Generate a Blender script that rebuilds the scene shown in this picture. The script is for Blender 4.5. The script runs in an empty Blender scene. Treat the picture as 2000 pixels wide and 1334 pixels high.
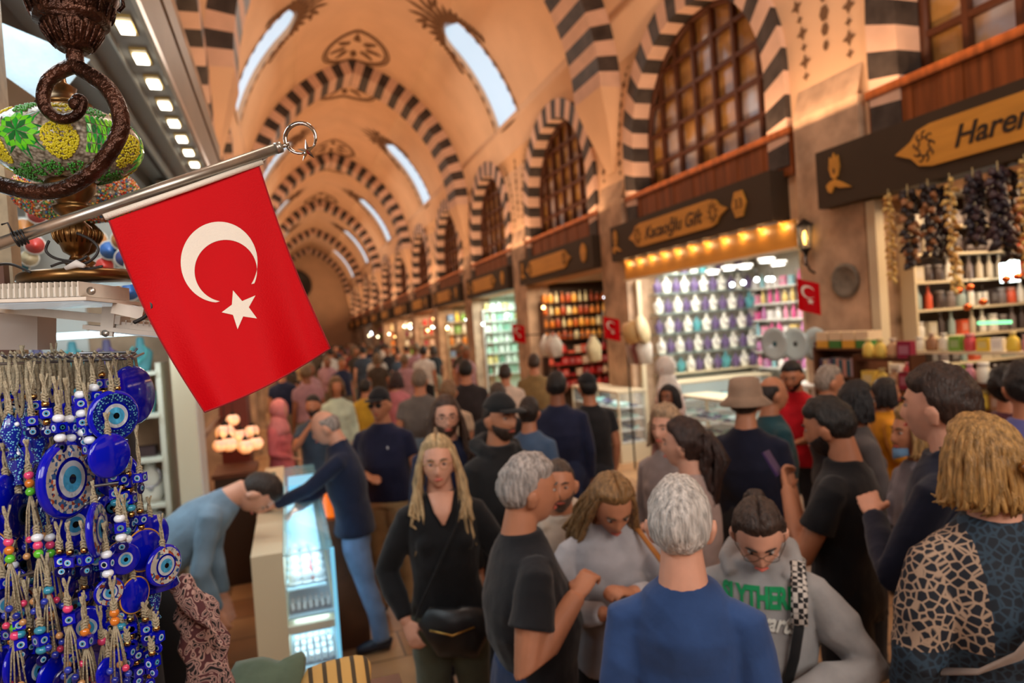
import bpy, bmesh, math, random
import numpy as np
from mathutils import Vector, Matrix, Euler, noise as mnoise
PI = math.pi
R = math.radians
S = bpy.context.scene
COL = S.collection
def ordw(i):
    w = 'first second third fourth fifth sixth seventh eighth ninth tenth eleventh twelfth thirteenth fourteenth fifteenth sixteenth seventeenth eighteenth nineteenth twentieth'.split()
    return w[i] if i < 20 else ('twenty-'+w[i-20] if i < 29 else 'thirtieth' if i == 29 else 'thirty-'+w[i-30])
random.seed(7); RNG = np.random.RandomState(7)

# ------------------------------------------------------------------ camera
F = 1333.3
CAMLOC = Vector((0, 0, 2.15))
_a = Vector((-442, 8, F)).normalized()            # hall axis seen from the lens
_s, _c = math.sin(R(4.0)), math.cos(R(4.0))
_g = Vector((_s, _c, (442*_s - 8*_c)/F)).normalized()   # plumb line seen from the lens
_r = _g.cross(_a).normalized()
# rows: lens axes written in the hall's axes (X right, Y along the hall, Z up)
LX = Vector((_r.x, _a.x, -_g.x)); LY = Vector((_r.y, _a.y, -_g.y)); LZ = Vector((_r.z, _a.z, -_g.z))
cam_d = bpy.data.cameras.new('camera'); cam = bpy.data.objects.new('camera', cam_d); COL.objects.link(cam)
cam_d.lens = 24.0; cam_d.sensor_width = 36.0; cam_d.clip_start = 0.05; cam_d.clip_end = 400
mw = Matrix.Identity(4)
for i in range(3):
    mw[i][0] = LX[i]; mw[i][1] = -LY[i]; mw[i][2] = -LZ[i]; mw[i][3] = CAMLOC[i]
cam.matrix_world = mw
cam_d.dof.use_dof = True; cam_d.dof.focus_distance = 1.08; cam_d.dof.aperture_fstop = 3.2
S.camera = cam

def at(px, py, z):
    """the point of the hall seen at a pixel of the photograph, z metres deep"""
    return CAMLOC + (LX*((px-1000)/F) + LY*((py-667)/F) + LZ)*z
def on_z(px, py, h):
    d = LX*((px-1000)/F) + LY*((py-667)/F) + LZ
    return CAMLOC + d*((h-CAMLOC.z)/d.z)
def on_x(px, py, X):
    d = LX*((px-1000)/F) + LY*((py-667)/F) + LZ
    return CAMLOC + d*(X/d.x)
def on_y(px, py, Y):
    d = LX*((px-1000)/F) + LY*((py-667)/F) + LZ
    return CAMLOC + d*(Y/d.y)

# ------------------------------------------------------------------ colour management, world
vs = S.view_settings
vs.view_transform = 'Standard'; vs.look = 'None'; vs.gamma = 1.0; vs.use_curve_mapping = False
vs.exposure = 0.0
S.cycles.max_bounces = 5; S.cycles.diffuse_bounces = 3; S.cycles.glossy_bounces = 3
S.cycles.transmission_bounces = 5; S.cycles.transparent_max_bounces = 8
S.cycles.use_denoising = True; S.cycles.caustics_reflective = False; S.cycles.caustics_refractive = False
S.cycles.sample_clamp_indirect = 4.0
W = bpy.data.worlds.new('world'); S.world = W; W.use_nodes = True
bg = W.node_tree.nodes['Background']; bg.inputs[0].default_value = (1.0, .80, .62, 1); bg.inputs[1].default_value = 0.06

# ------------------------------------------------------------------ hall dimensions (metres)
XR, XL = 5.30, -0.74
XM = (XR+XL)/2; HW = (XR-XL)/2
ZS, ZC = 5.85, 9.85          # springing, crown
BAY = 4.72
WY = [7.8 + BAY*k for k in range(-2, 12)]          # window centres
AY = [10.16 + 2*BAY*k for k in range(-1, 6)]       # transverse arches
YEND = 58.6
RISE = ZC-ZS; RARC = (HW*HW+RISE*RISE)/(2*HW)

def srgb(r, g, b):
    f = lambda c: c/12.92 if c <= .04045 else ((c+.055)/1.055)**2.4
    return (f(r/255), f(g/255), f(b/255))

def area(name, loc, size, size_y, power, color, rot=(0,0,0), spread=PI):
    l = bpy.data.lights.new(name, 'AREA'); l.shape = 'RECTANGLE'; l.size = size; l.size_y = size_y
    l.energy = power; l.color = color; l.spread = spread
    o = bpy.data.objects.new(name, l); o.location = loc; o.rotation_euler = rot; COL.objects.link(o); return o
WARM = (1.0, .60, .33); WARM2 = (1.0, .68, .42); COOL = (.80, .93, 1.0); NEUT = (1.0, .86, .72)
# cove strips standing on the sign boxes, washing walls and vault (rot pi turns them upward)
for k in range(6):
    y0 = 5.2 + 9.44*k
    area('cove_light_right', (5.02, y0, 3.95), .14, 8.6, 118, WARM, (0, R(180-20), 0))
    area('cove_light_left', (-.50, y0, 3.95), .14, 8.6, 96, WARM, (0, R(180+20), 0))
# unseen fill lights added along the crown and behind the camera
for k in range(4):
    area('crown_fill', (XM, 4.0 + 11*k, 8.6), 1.6, 3.0, 120, NEUT, (0, 0, 0))
area('rear_fill', (2.4, -3.2, 4.6), 4.5, 2.5, 230, (1.0, .94, .86), (R(80), 0, 0))
# light of the goods fronts
area('jewellery_shop_light', (5.9, 7.9, 3.02), 1.2, 3.2, 125, (1.0, .97, .88), (0, 0, 0))
area('spice_shop_light', (5.9, 3.2, 3.02), 1.2, 3.0, 80, WARM2, (0, 0, 0))
area('stall_light', (-.72, 2.6, 3.1), .5, 2.6, 24, COOL, (0, 0, 0))
area('stall_fill', (-.56, .30, 2.42), .34, .34, 5.2, (.95, .97, 1.0), (R(68), 0, R(-4)))  # added out-of-view fill that brightens the charms

# ------------------------------------------------------------------ materials
MATS = {}
def mat(name, col=(.8,.8,.8), rough=.6, metal=0., emit=None, es=1., noise=0., nscale=20., bump=0., bscale=60., spec=.5,
        trans=0., alpha=1., stretch=None, sheen=0., coat=0., sub=0.):
    if name in MATS: return MATS[name]
    m = bpy.data.materials.new(name); MATS[name] = m; m.use_nodes = True
    nt = m.node_tree; b = nt.nodes['Principled BSDF']; N = nt.nodes.new; L = nt.links.new
    b.inputs['Base Color'].default_value = (*col, 1); b.inputs['Roughness'].default_value = rough
    b.inputs['Metallic'].default_value = metal; b.inputs['Specular IOR Level'].default_value = spec
    b.inputs['Transmission Weight'].default_value = trans; b.inputs['Alpha'].default_value = alpha
    b.inputs['Coat Weight'].default_value = coat; b.inputs['Coat Roughness'].default_value = .08
    if sheen: b.inputs['Sheen Weight'].default_value = sheen
    if emit is not None:
        b.inputs['Emission Color'].default_value = (*emit, 1); b.inputs['Emission Strength'].default_value = es
    if noise or bump:
        tc = N('ShaderNodeTexCoord'); mp = N('ShaderNodeMapping'); L(tc.outputs['Object'], mp.inputs[0])
        if stretch: mp.inputs['Scale'].default_value = stretch
    if noise:
        n = N('ShaderNodeTexNoise'); n.inputs['Scale'].default_value = nscale; n.inputs['Detail'].default_value = 4
        L(mp.outputs[0], n.inputs[0]); r = N('ShaderNodeValToRGB'); L(n.outputs[0], r.inputs[0])
        r.color_ramp.elements[0].position = .3; r.color_ramp.elements[1].position = .72
        r.color_ramp.elements[0].color = (*[max(0, c*(1-noise)) for c in col], 1)
        r.color_ramp.elements[1].color = (*[min(1, c*(1+noise)+.01*noise) for c in col], 1)
        L(r.outputs[0], b.inputs['Base Color'])
    if bump:
        n2 = N('ShaderNodeTexNoise'); n2.inputs['Scale'].default_value = bscale; n2.inputs['Detail'].default_value = 3
        L(mp.outputs[0], n2.inputs[0]); bp = N('ShaderNodeBump'); bp.inputs['Strength'].default_value = bump
        bp.inputs['Distance'].default_value = .01; L(n2.outputs[0], bp.inputs['Height']); L(bp.outputs[0], b.inputs['Normal'])
    return m
def cmat(rgb, kind='cloth', **k):
    """a material from an 8-bit colour; shared between equal requests"""
    nm = '%s_%d_%d_%d' % (kind, *rgb); c = srgb(*rgb)
    base = dict(cloth=dict(rough=.85, noise=.18, nscale=9, bump=.5, bscale=14, sheen=.15, spec=.25),
                skin=dict(rough=.5, noise=.08, nscale=14, spec=.4), hair=dict(rough=.45, noise=.55, nscale=30, bump=.9, bscale=42, stretch=(3, 3, .5), spec=.4),
                plain=dict(rough=.5), gloss=dict(rough=.12, coat=.6), metal=dict(rough=.28, metal=1.), paint=dict(rough=.45),
                glow=dict(rough=.5, emit=c, es=2.0))[kind]
    base = dict(base); base.update(k); return mat(nm, c, **base)

# ------------------------------------------------------------------ mesh building
class MB:
    def __init__(s): s.v = []; s.f = []; s.m = []; s.mats = []; s.smooth = []
    def mi(s, m):
        if m is None: return 0
        if m not in s.mats: s.mats.append(m)
        return s.mats.index(m)
    def add(s, vs, fs, m=None, smooth=False):
        o = len(s.v); s.v.extend([tuple(p) for p in vs]); k = s.mi(m)
        for f in fs: s.f.append([o+i for i in f]); s.m.append(k); s.smooth.append(smooth)
        return s
    def box(s, c, d, m=None, rot=None, M=None):
        hx, hy, hz = d[0]/2, d[1]/2, d[2]/2
        vs = [Vector((x, y, z)) for x in (-hx, hx) for y in (-hy, hy) for z in (-hz, hz)]
        if rot: e = Euler(rot).to_matrix(); vs = [e @ v for v in vs]
        vs = [v + Vector(c) for v in vs]
        if M is not None: vs = [M @ v for v in vs]
        return s.add(vs, [(0,1,3,2),(4,6,7,5),(0,4,5,1),(2,3,7,6),(0,2,6,4),(1,5,7,3)], m)
    def box2(s, a, b, m=None): return s.box([(a[i]+b[i])/2 for i in range(3)], [abs(b[i]-a[i]) for i in range(3)], m)
    def tube(s, pts, r, m=None, n=10, caps=True, closed=False, ell=None, side=None):
        pts = [Vector(p) for p in pts]; k = len(pts); rs = r if hasattr(r, '__len__') else [r]*k
        vs = []; prev = None
        for i, p in enumerate(pts):
            a = pts[(i-1) % k] if (i or closed) else p; b = pts[(i+1) % k] if (i < k-1 or closed) else p
            t = (b-a); t = t.normalized() if t.length > 1e-9 else Vector((0,0,1))
            if side is not None: u = Vector(side) - t*t.dot(Vector(side))
            elif prev is None: u = t.orthogonal()
            else: u = prev - t*t.dot(prev)
            if u.length < 1e-6: u = t.orthogonal()
            u.normalize(); prev = u; w = t.cross(u)
            ri = rs[i]; rx, ry = (ri if hasattr(ri, '__len__') else (ri, ri*(ell or 1)))
            for j in range(n):
                q = 2*PI*j/n; vs.append(p + u*math.cos(q)*rx + w*math.sin(q)*ry)
        fs = []
        for i in range(k if closed else k-1):
            for j in range(n):
                i2 = (i+1) % k; fs.append((i*n+j, i*n+(j+1) % n, i2*n+(j+1) % n, i2*n+j))
        if caps and not closed:
            fs.append(tuple(reversed(range(n)))); fs.append(tuple(range((k-1)*n, k*n)))
        return s.add(vs, fs, m, True)
    def lathe(s, prof, m=None, n=24, o=(0,0,0), axis=None, smooth=True, M=None):
        """prof: (radius, height) pairs, turned about z at o"""
        vs = []; o = Vector(o)
        q = Vector((0,0,1)).rotation_difference(Vector(axis)).to_matrix() if axis is not None else None
        for r, z in prof:
            for j in range(n):
                a = 2*PI*j/n; p = Vector((r*math.cos(a), r*math.sin(a), z))
                if q is not None: p = q @ p
                p = p+o; vs.append(M @ p if M is not None else p)
        fs = []
        for i in range(len(prof)-1):
            for j in range(n): fs.append((i*n+j, i*n+(j+1) % n, (i+1)*n+(j+1) % n, (i+1)*n+j))
        if prof[0][0] > 1e-5: fs.append(tuple(reversed(range(n))))
        if prof[-1][0] > 1e-5: fs.append(tuple(range((len(prof)-1)*n, len(prof)*n)))
        return s.add(vs, fs, m, smooth)
    def ball(s, c, r, m=None, n=12, k=8, M=None):
        rx, ry, rz = r if hasattr(r, '__len__') else (r, r, r); c = Vector(c); vs = []
        for i in range(k+1):
            t = PI*i/k
            for j in range(n):
                a = 2*PI*j/n; p = Vector((rx*math.sin(t)*math.cos(a), ry*math.sin(t)*math.sin(a), rz*math.cos(t)))
                vs.append((M @ p if M is not None else p) + c)
        return s.add(vs, [(i*n+j, (i+1)*n+j, (i+1)*n+(j+1) % n, i*n+(j+1) % n) for i in range(k) for j in range(n)], m, True)
    def prism(s, poly, thick, M, m=None):
        """2-D polygon (x, y) extruded by thick along local z, placed by M"""
        n = len(poly); vs = [M @ Vector((x, y, 0)) for x, y in poly] + [M @ Vector((x, y, thick)) for x, y in poly]
        return s.add(vs, [tuple(reversed(range(n))), tuple(range(n, 2*n))] + [(i, (i+1) % n, n+(i+1) % n, n+i) for i in range(n)], m)
    def sheet(s, fn, nu, nv, m=None, smooth=True):
        vs = [fn(i/nu, j/nv) for i in range(nu+1) for j in range(nv+1)]
        return s.add(vs, [(i*(nv+1)+j, (i+1)*(nv+1)+j, (i+1)*(nv+1)+j+1, i*(nv+1)+j+1) for i in range(nu) for j in range(nv)], m, smooth)
    def mesh(s, name, m=None):
        me = bpy.data.meshes.new(name); me.from_pydata(s.v, [], s.f)
        for q in (s.mats or ([m] if m else [])): me.materials.append(q)
        me.polygons.foreach_set('material_index', s.m); me.polygons.foreach_set('use_smooth', s.smooth)
        me.update(); return me
    def build(s, name, m=None, parent=None, fix=True):
        me = s.mesh(name, m)
        if fix:
            b = bmesh.new(); b.from_mesh(me); bmesh.ops.recalc_face_normals(b, faces=b.faces); b.to_mesh(me); b.free()
        return link(name, me, parent)
def link(name, me, parent=None):
    o = bpy.data.objects.new(name, me); COL.objects.link(o)
    if parent is not None: o.parent = parent
    return o
def tag(o, label, cat, group=None, kind=None):
    if label: o['label'] = label
    if cat: o['category'] = cat
    if group: o['group'] = group
    if kind: o['kind'] = kind
    return o
def thing(name, label, cat, loc=(0,0,0), rz=0., group=None, rot=None):
    o = bpy.data.objects.new(name, None); COL.objects.link(o); o.location = loc; o.rotation_euler = rot or (0,0,rz)
    o.empty_display_size = .05; return tag(o, label, cat, group)
def struct(o): o['kind'] = 'structure'; return o
def dup(root, loc=None, rz=None, label=None, group=None, scale=None):
    c = root.copy(); COL.objects.link(c)
    if loc is not None: c.location = loc
    if rz is not None: c.rotation_euler = (0,0,rz)
    if scale is not None: c.scale = scale if hasattr(scale, '__len__') else (scale,)*3
    if label: c['label'] = label
    if group: c['group'] = group
    for ch in list(root.children):
        d = ch.copy(); COL.objects.link(d); d.parent = c
        for g in ch.children:
            e = g.copy(); COL.objects.link(e); e.parent = d
    return c
def frame(o, x, y):
    """matrix with local x, y axes given, origin o"""
    x = Vector(x).normalized(); y = Vector(y); y = (y-x*x.dot(y)).normalized(); z = x.cross(y)
    return Matrix(((x.x,y.x,z.x,o[0]),(x.y,y.y,z.y,o[1]),(x.z,y.z,z.z,o[2]),(0,0,0,1)))
def text_mesh(txt, size, M, m, shear=0., ext=.004, bold=0., align='CENTER', space=1.):
    """lettering as an MB holding the flat extruded letters"""
    cu = bpy.data.curves.new('t', 'FONT'); cu.body = txt; cu.size = size; cu.shear = shear; cu.extrude = ext; cu.offset = bold
    cu.align_x = align; cu.align_y = 'CENTER'; cu.resolution_u = 3; cu.space_character = space
    o = bpy.data.objects.new('t', cu); COL.objects.link(o); dg = bpy.context.evaluated_depsgraph_get()
    me = bpy.data.meshes.new_from_object(o.evaluated_get(dg)); bpy.data.objects.remove(o); bpy.data.curves.remove(cu)
    mb = MB(); mb.add([M @ v.co for v in me.vertices], [tuple(p.vertices) for p in me.polygons], m); bpy.data.meshes.remove(me)
    return mb
# ------------------------------------------------------------------ the hall
plaster = mat('plaster', srgb(216,178,144), .8, noise=.07, nscale=1.3, bump=.12, bscale=8, spec=.2)
plaster_d = mat('painted_ornament', srgb(112,84,62), .8, spec=.1)
dark_st = mat('dark_stone', srgb(62,54,50), .55, noise=.45, nscale=5, spec=.3)
light_st = mat('pale_stone', srgb(208,172,150), .65, noise=.1, nscale=4, spec=.3)
stone = mat('pier_stone', srgb(186,156,130), .8, noise=.38, nscale=3.2, bump=.9, bscale=7, spec=.2)
wood = mat('panel_wood', srgb(126,66,26), .45, noise=.42, nscale=3.0, stretch=(1, 5, .35), spec=.3)
wood_d = mat('window_wood', srgb(74,38,18), .5, spec=.3, noise=.2, nscale=6)
board = mat('fascia_board', srgb(58,46,34), .55, spec=.3, noise=.08, nscale=2)
gold = mat('gold_plaque', srgb(200,140,52), .45, noise=.15, nscale=4, stretch=(1, .4, 3), spec=.5)
ink = mat('sign_ink', srgb(34,24,16), .5)
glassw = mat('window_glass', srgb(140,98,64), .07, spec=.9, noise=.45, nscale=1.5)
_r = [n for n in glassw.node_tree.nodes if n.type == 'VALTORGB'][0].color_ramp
_r.elements[0].color = (*srgb(104,66,40), 1); _r.elements[1].color = (*srgb(168,170,186), 1); _r.elements[1].position = .66; _e = _r.elements.new(.5); _e.color = (*srgb(170,128,72), 1)  # blue-grey and yellow reflections painted into the pane colour

def vphi(t): return (1-abs(t))*math.acos((RARC-HW)/RARC)
def vault(Y, t, off=0.):
    """point of the vault; t = -1 left springing, 0 crown, 1 right springing; off > 0 goes out through the vault"""
    q = vphi(t); r = RARC+off; sg = 1 if t >= 0 else -1
    return Vector((XM + sg*((HW-RARC) + r*math.cos(q)), Y, ZS + r*math.sin(q)))
def t_of_z(z): return 1 - math.asin((z-ZS)/RARC)/math.acos((RARC-HW)/RARC)

def boolean(o, cutters):
    cb = cutters.build('cut'); m = o.modifiers.new('b', 'BOOLEAN'); m.operation = 'DIFFERENCE'; m.object = cb; m.solver = 'EXACT'; m.use_self = True
    dg = bpy.context.evaluated_depsgraph_get(); me = bpy.data.meshes.new_from_object(o.evaluated_get(dg))
    o.modifiers.clear(); o.data = me; bpy.data.objects.remove(cb)

def arch_poly(hw, z0, zs, za, n=12):
    """pointed window outline in (y, z): jambs to zs, apex za"""
    rise = za-zs; r = (hw*hw+rise*rise)/(2*hw); qm = math.asin(min(1, rise/r)); pts = [(hw, z0)]
    for i in range(n+1):
        q = qm*i/n; pts.append((hw-r+r*math.cos(q), zs+r*math.sin(q)))
    return pts + [(-x, z) for x, z in reversed(pts[:-1])]
WHW, WSILL, WSP, WAP = 1.52, 4.05, 4.75, 6.22

Y0 = -4.0
SLOTS = [AY[i]+BAY for i in range(len(AY)-1)]
def slot_outline(n=10):
    """slot outline as (dy, t)"""
    tb, tt = t_of_z(6.95), t_of_z(8.75); wb, wt = .74, .56
    pts = [(-wb, tb), (wb, tb)]
    for i in range(n+1):
        u = i/n; pts.append((wb+(wt-wb)*u, tb+(tt-tb)*u))
    for i in range(1, 8):
        q = PI*i/8; pts.append((wt*math.cos(q), tt-.075*math.sin(q)))
    for i in range(n+1):
        u = 1-i/n; pts.append((-(wb+(wt-wb)*u), tb+(tt-tb)*u))
    return pts[:-1]
ns = 56; ny = 2
prof = [-1+2*i/ns for i in range(ns+1)]
vb = MB(); n1 = len(prof); vv = []
for Y in (Y0, YEND+.3):
    for t in prof: vv.append(vault(Y, t))
    for t in prof: vv.append(vault(Y, t, .55))
ff = []
for j in range(n1-1):
    a, b = j, 2*n1+j
    ff += [(a, a+1, b+1, b), (n1+a, n1+b, n1+b+1, n1+a+1)]
ff += [(0, 2*n1, 3*n1, n1), (n1-1, 2*n1-1, 4*n1-1, 3*n1-1)]
ff += [tuple(range(n1)) + tuple(reversed(range(n1, 2*n1))), tuple(reversed(range(2*n1, 3*n1))) + tuple(range(3*n1, 4*n1))]
vb.add(vv, ff, plaster, True)
ceil = vb.build('ceiling'); struct(ceil)
cut = MB(); so = slot_outline()
for Yc in SLOTS:
    for sg in (1, -1):
        n = len(so); vs = [vault(Yc+dy, sg*t, -.25) for dy, t in so] + [vault(Yc+dy*1.05, sg*t, .9) for dy, t in so]
        fs = [tuple(range(n)), tuple(range(2*n-1, n-1, -1))] + [(i, n+i, n+(i+1) % n, (i+1) % n) for i in range(n)]
        # caps bent along the vault: fan them through the two long sides
        cut.add(vs, fs[2:], plaster)
        o = len(cut.v)-2*n; h = n
        for base in (o, o+n):
            lo, hi = 0, n-1; seq = []
            a, b = 1, 0                       # right side goes up from 1, left side goes down from 0 (wrapping)
            while (a+1) % n != b:
                na = (a+1) % n; nb = (b-1) % n
                if na == nb: cut.f.append([base+a, base+na, base+b]); break
                cut.f.append([base+a, base+na, base+nb, base+b]); a, b = na, nb
            while len(cut.m) < len(cut.f): cut.m.append(0); cut.smooth.append(False)
wcut = MB()
for Yc in WY:
    for X0, X1 in ((XR-1.0, XR+1.2), (XL-1.2, XL+1.0)):
        M = frame((X0, Yc, 0), (0,1,0), (0,0,1))
        wcut.prism(arch_poly(WHW, WSILL-1.9 if False else WSILL, WSP, WAP), X1-X0, M, plaster)
try:
    cut2 = MB(); cut2.v = list(cut.v)+list(wcut.v); k = len(cut.v)
    cut2.f = [list(f) for f in cut.f]+[[k+i for i in f] for f in wcut.f]; cut2.m = [0]*len(cut2.f); cut2.smooth = [False]*len(cut2.f); cut2.mats = [plaster]
    boolean(ceil, cut2)
except Exception as e: print('BOOL', e)
# glass of the sky slots
sky_m = mat('skylight_glass', (.12,.15,.2), .3, emit=srgb(200,224,242), es=1.0)
wn = 1
for Yc in SLOTS:
    for sg in (1, -1):
        b = MB(); b.sheet(lambda u, v: vault(Yc-.95+1.9*u, sg*(t_of_z(6.6)+(t_of_z(9.15)-t_of_z(6.6))*v), .10), 1, 12, sky_m)
        struct(b.build('window_%d' % wn)); wn += 1

# transverse arches of alternating dark and pale voussoirs
tn = 1
for Y in AY:
    b = MB(); N = 43; z_leg = 5.85
    for i in range(N):
        t0, t1 = -1+2*i/N, -1+2*(i+1)/N; m = dark_st if i % 2 else light_st
        t1e = t1; pts = []
        for Yy in (Y-.5, Y+.5):
            for off in (.02, -.36):
                pts += [vault(Yy, t0, off), vault(Yy, t1, off)]
        b.add(pts, [(0,1,3,2),(4,6,7,5),(0,4,5,1),(2,3,7,6),(0,2,6,4),(1,5,7,3)], m)
    struct(b.build('trim_%d' % tn)); tn += 1
    for sg, X in ((1, XR), (-1, XL)):           # plaster foot of the arch running down to the stone pier
        b = MB()
        prof = [(5.85, .36, .5), (5.5, .26, .42), (5.0, .12, .26), (4.6, .02, .1)]
        vs = []
        for z, d, h in prof: vs += [(X+.02*sg, Y-h, z), (X-sg*d, Y-h, z), (X-sg*d, Y+h, z), (X+.02*sg, Y+h, z)]
        fs = [(0,1,2,3)] + [(i*4+a, i*4+(a+1) % 4, i*4+4+(a+1) % 4, i*4+4+a) for i in range(3) for a in range(4)]
        b.add(vs, fs, plaster); struct(b.build('trim_%d' % tn)); tn += 1

# side walls with their openings
SHOP_Z = 3.12
def wall(name, X0, X1):
    b = MB(); b.box2((X0, Y0, 0), (X1, YEND, ZS+.9), plaster); o = b.build(name); struct(o); return o
wr = wall('wall_right', XR, XR+.5); wl = wall('wall_left', XL-.5, XL)
for o, Xa in ((wr, XR-.5), (wl, XL-1.0)):
    c = MB()
    for Yc in WY:
        c.prism(arch_poly(WHW, WSILL, WSP, WAP), 1.5, frame((Xa, Yc, 0), (0,1,0), (0,0,1)), plaster)
        c.box2((Xa, Yc-1.95, -.2), (Xa+1.5, Yc+1.95, SHOP_Z), plaster)
    boolean(o, c)
b = MB(); b.box2((XL-.5, YEND, 0), (XR+.5, YEND+.4, 10.2), plaster); struct(b.build('wall_far'))
b = MB(); b.box2((XL-.5, Y0-.4, 0), (XR+.5, Y0, 10.2), plaster); wb_ = b.build('wall_near'); struct(wb_)
# round grille in the far wall
b = MB(); M = frame((XM-1.15, YEND-.12, 7.0), (1,0,0), (0,0,1))
b.lathe([(1.25,0),(1.25,.12),(1.0,.14),(.95,.05),(0,.05)], dark_st, 28, M=M); struct(b.build('window_%d' % wn)); wn += 1

# floor: worn stone slabs, world-sized
fm = mat('floor_stone', srgb(168,124,84), .5); nt = fm.node_tree; N = nt.nodes.new; L = nt.links.new; bs = nt.nodes['Principled BSDF']
tc = N('ShaderNodeTexCoord'); br = N('ShaderNodeTexBrick'); br.inputs['Scale'].default_value = 1.0
br.inputs['Brick Width'].default_value = .62; br.inputs['Row Height'].default_value = .42; br.inputs['Mortar Size'].default_value = .008
br.inputs['Color1'].default_value = (*srgb(178,138,98), 1); br.inputs['Color2'].default_value = (*srgb(150,104,66), 1); br.inputs['Mortar'].default_value = (*srgb(92,66,44), 1)
L(tc.outputs['Object'], br.inputs[0]); nz = N('ShaderNodeTexNoise'); nz.inputs['Scale'].default_value = 2.3; nz.inputs['Detail'].default_value = 5; L(tc.outputs['Object'], nz.inputs[0])
mx = N('ShaderNodeMix'); mx.data_type = 'RGBA'; mx.blend_type = 'OVERLAY'; mx.inputs[0].default_value = .45; L(br.outputs[0], mx.inputs[6]); L(nz.outputs[0], mx.inputs[7]); L(mx.outputs[2], bs.inputs['Base Color'])
bs.inputs['Roughness'].default_value = .38
b = MB(); b.box2((XL-4, Y0, -.1), (XR+3.2, YEND+.4, 0), fm); struct(b.build('floor'))

# windows: voussoir ring, reveal frame, mullions, glass
def make_window(X, sg, Yc, near):
    global wn
    root = bpy.data.objects.new('window_%d' % wn, None); COL.objects.link(root); root.location = (X, Yc, WSILL); root['kind'] = 'structure'; wn += 1
    T = Vector((X, Yc, WSILL))
    def P(d, y, z): return Vector((X - sg*d, Yc+y, z)) - T      # d metres proud of the wall
    ring = arch_poly(WHW-.02, WSILL-.35, WSP, WAP-.02, 22); out = arch_poly(WHW+.30, WSILL-.35, WSP, WAP+.34, 22)
    # resample both outlines to equal parameter
    def resample(pl, n):
        d = [0]
        for a, c in zip(pl[:-1], pl[1:]): d.append(d[-1]+math.dist(a, c))
        o = []
        for i in range(n+1):
            s = d[-1]*i/n; j = max(k for k in range(len(d)) if d[k] <= s+1e-9); j = min(j, len(pl)-2); u = (s-d[j])/(d[j+1]-d[j])
            o.append((pl[j][0]+(pl[j+1][0]-pl[j][0])*u, pl[j][1]+(pl[j+1][1]-pl[j][1])*u))
        return o
    n = 31; A = resample(ring, n); B = resample(out, n); b = MB()
    for i in range(n):
        m = dark_st if i % 2 == 0 else light_st; q = []
        for d in (.07, -.32): q += [P(d, *A[i]), P(d, *A[i+1]), P(d, *B[i]), P(d, *B[i+1])]
        b.add(q, [(0,1,3,2),(4,6,7,5),(0,4,5,1),(2,3,7,6),(0,2,6,4),(1,5,7,3)], m)
    b.build('arch_stones', parent=root)
    # mullions
    b = MB(); bw = .055
    pl = arch_poly(WHW-.04, WSILL, WSP, WAP-.04, 14)
    b.tube([P(-.24, y, z) for y, z in pl], .05, wood_d, 6, side=(1,0,0))
    b.box(P(-.22, 0, WSILL+.04), (.14, 2*WHW-.1, .1), wood_d)
    rise = WAP-WSP; rr = (WHW**2+rise**2)/(2*WHW)
    def top(y): return WSP + math.sqrt(max(0, rr*rr-(abs(y)+rr-WHW)**2))
    for i in range(1, 7):
        y = -WHW+2*WHW*i/7; b.box(P(-.24, y, (WSILL+top(y))/2), (.07, bw, top(y)-WSILL), wood_d)
    for i in range(1, 5):
        z = WSILL + 2.15*i/5.0; hw = WHW if z < WSP else max(.1, WHW-rr+math.sqrt(max(0, rr*rr-(z-WSP)**2)))
        b.box(P(-.24, 0, z), (.06, 2*hw-.05, bw), wood_d)
    b.build('mullions', parent=root)
    b = MB(); pl = arch_poly(WHW-.02, WSILL, WSP, WAP-.02, 14)
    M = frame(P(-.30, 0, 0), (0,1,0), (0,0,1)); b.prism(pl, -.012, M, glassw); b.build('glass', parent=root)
    if near:       # painted chain of leaves round the opening
        b = MB(); ch = resample(arch_poly(WHW+.55, WSILL+.5, WSP, WAP+.62, 20), 46)
        for i, (y, z) in enumerate(ch):
            y2, z2 = ch[min(i+1, 46)]; y1, z1 = ch[max(i-1, 0)]; a = math.atan2(z2-z1, y2-y1); s_ = .055 if i % 2 else .033
            pts = [P(.006, y+math.cos(a+q)*s_*(1.5 if k % 2 == 0 else .7), z+math.sin(a+q)*s_*(1.5 if k % 2 == 0 else .7)) for k, q in enumerate([PI/4*j for j in range(8)])]
            b.add(pts, [tuple(range(8))], plaster_d)
        for j in range(9):
            yy = BAY/2; z = 4.75+.16*j; s_ = .04+.012*(j % 3)
            if (X > 0): b.add([P(.006, yy+s_*math.cos(PI/3*k), z+s_*1.3*math.sin(PI/3*k)) for k in range(6)], [tuple(range(6))], plaster_d)
        b.build('painted_chain', parent=root)
for k, Yc in enumerate(WY):
    if Yc < 0 and Yc < -1: continue
    make_window(XR, 1, Yc, k < 6)
    make_window(XL, -1, Yc, False)

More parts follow.
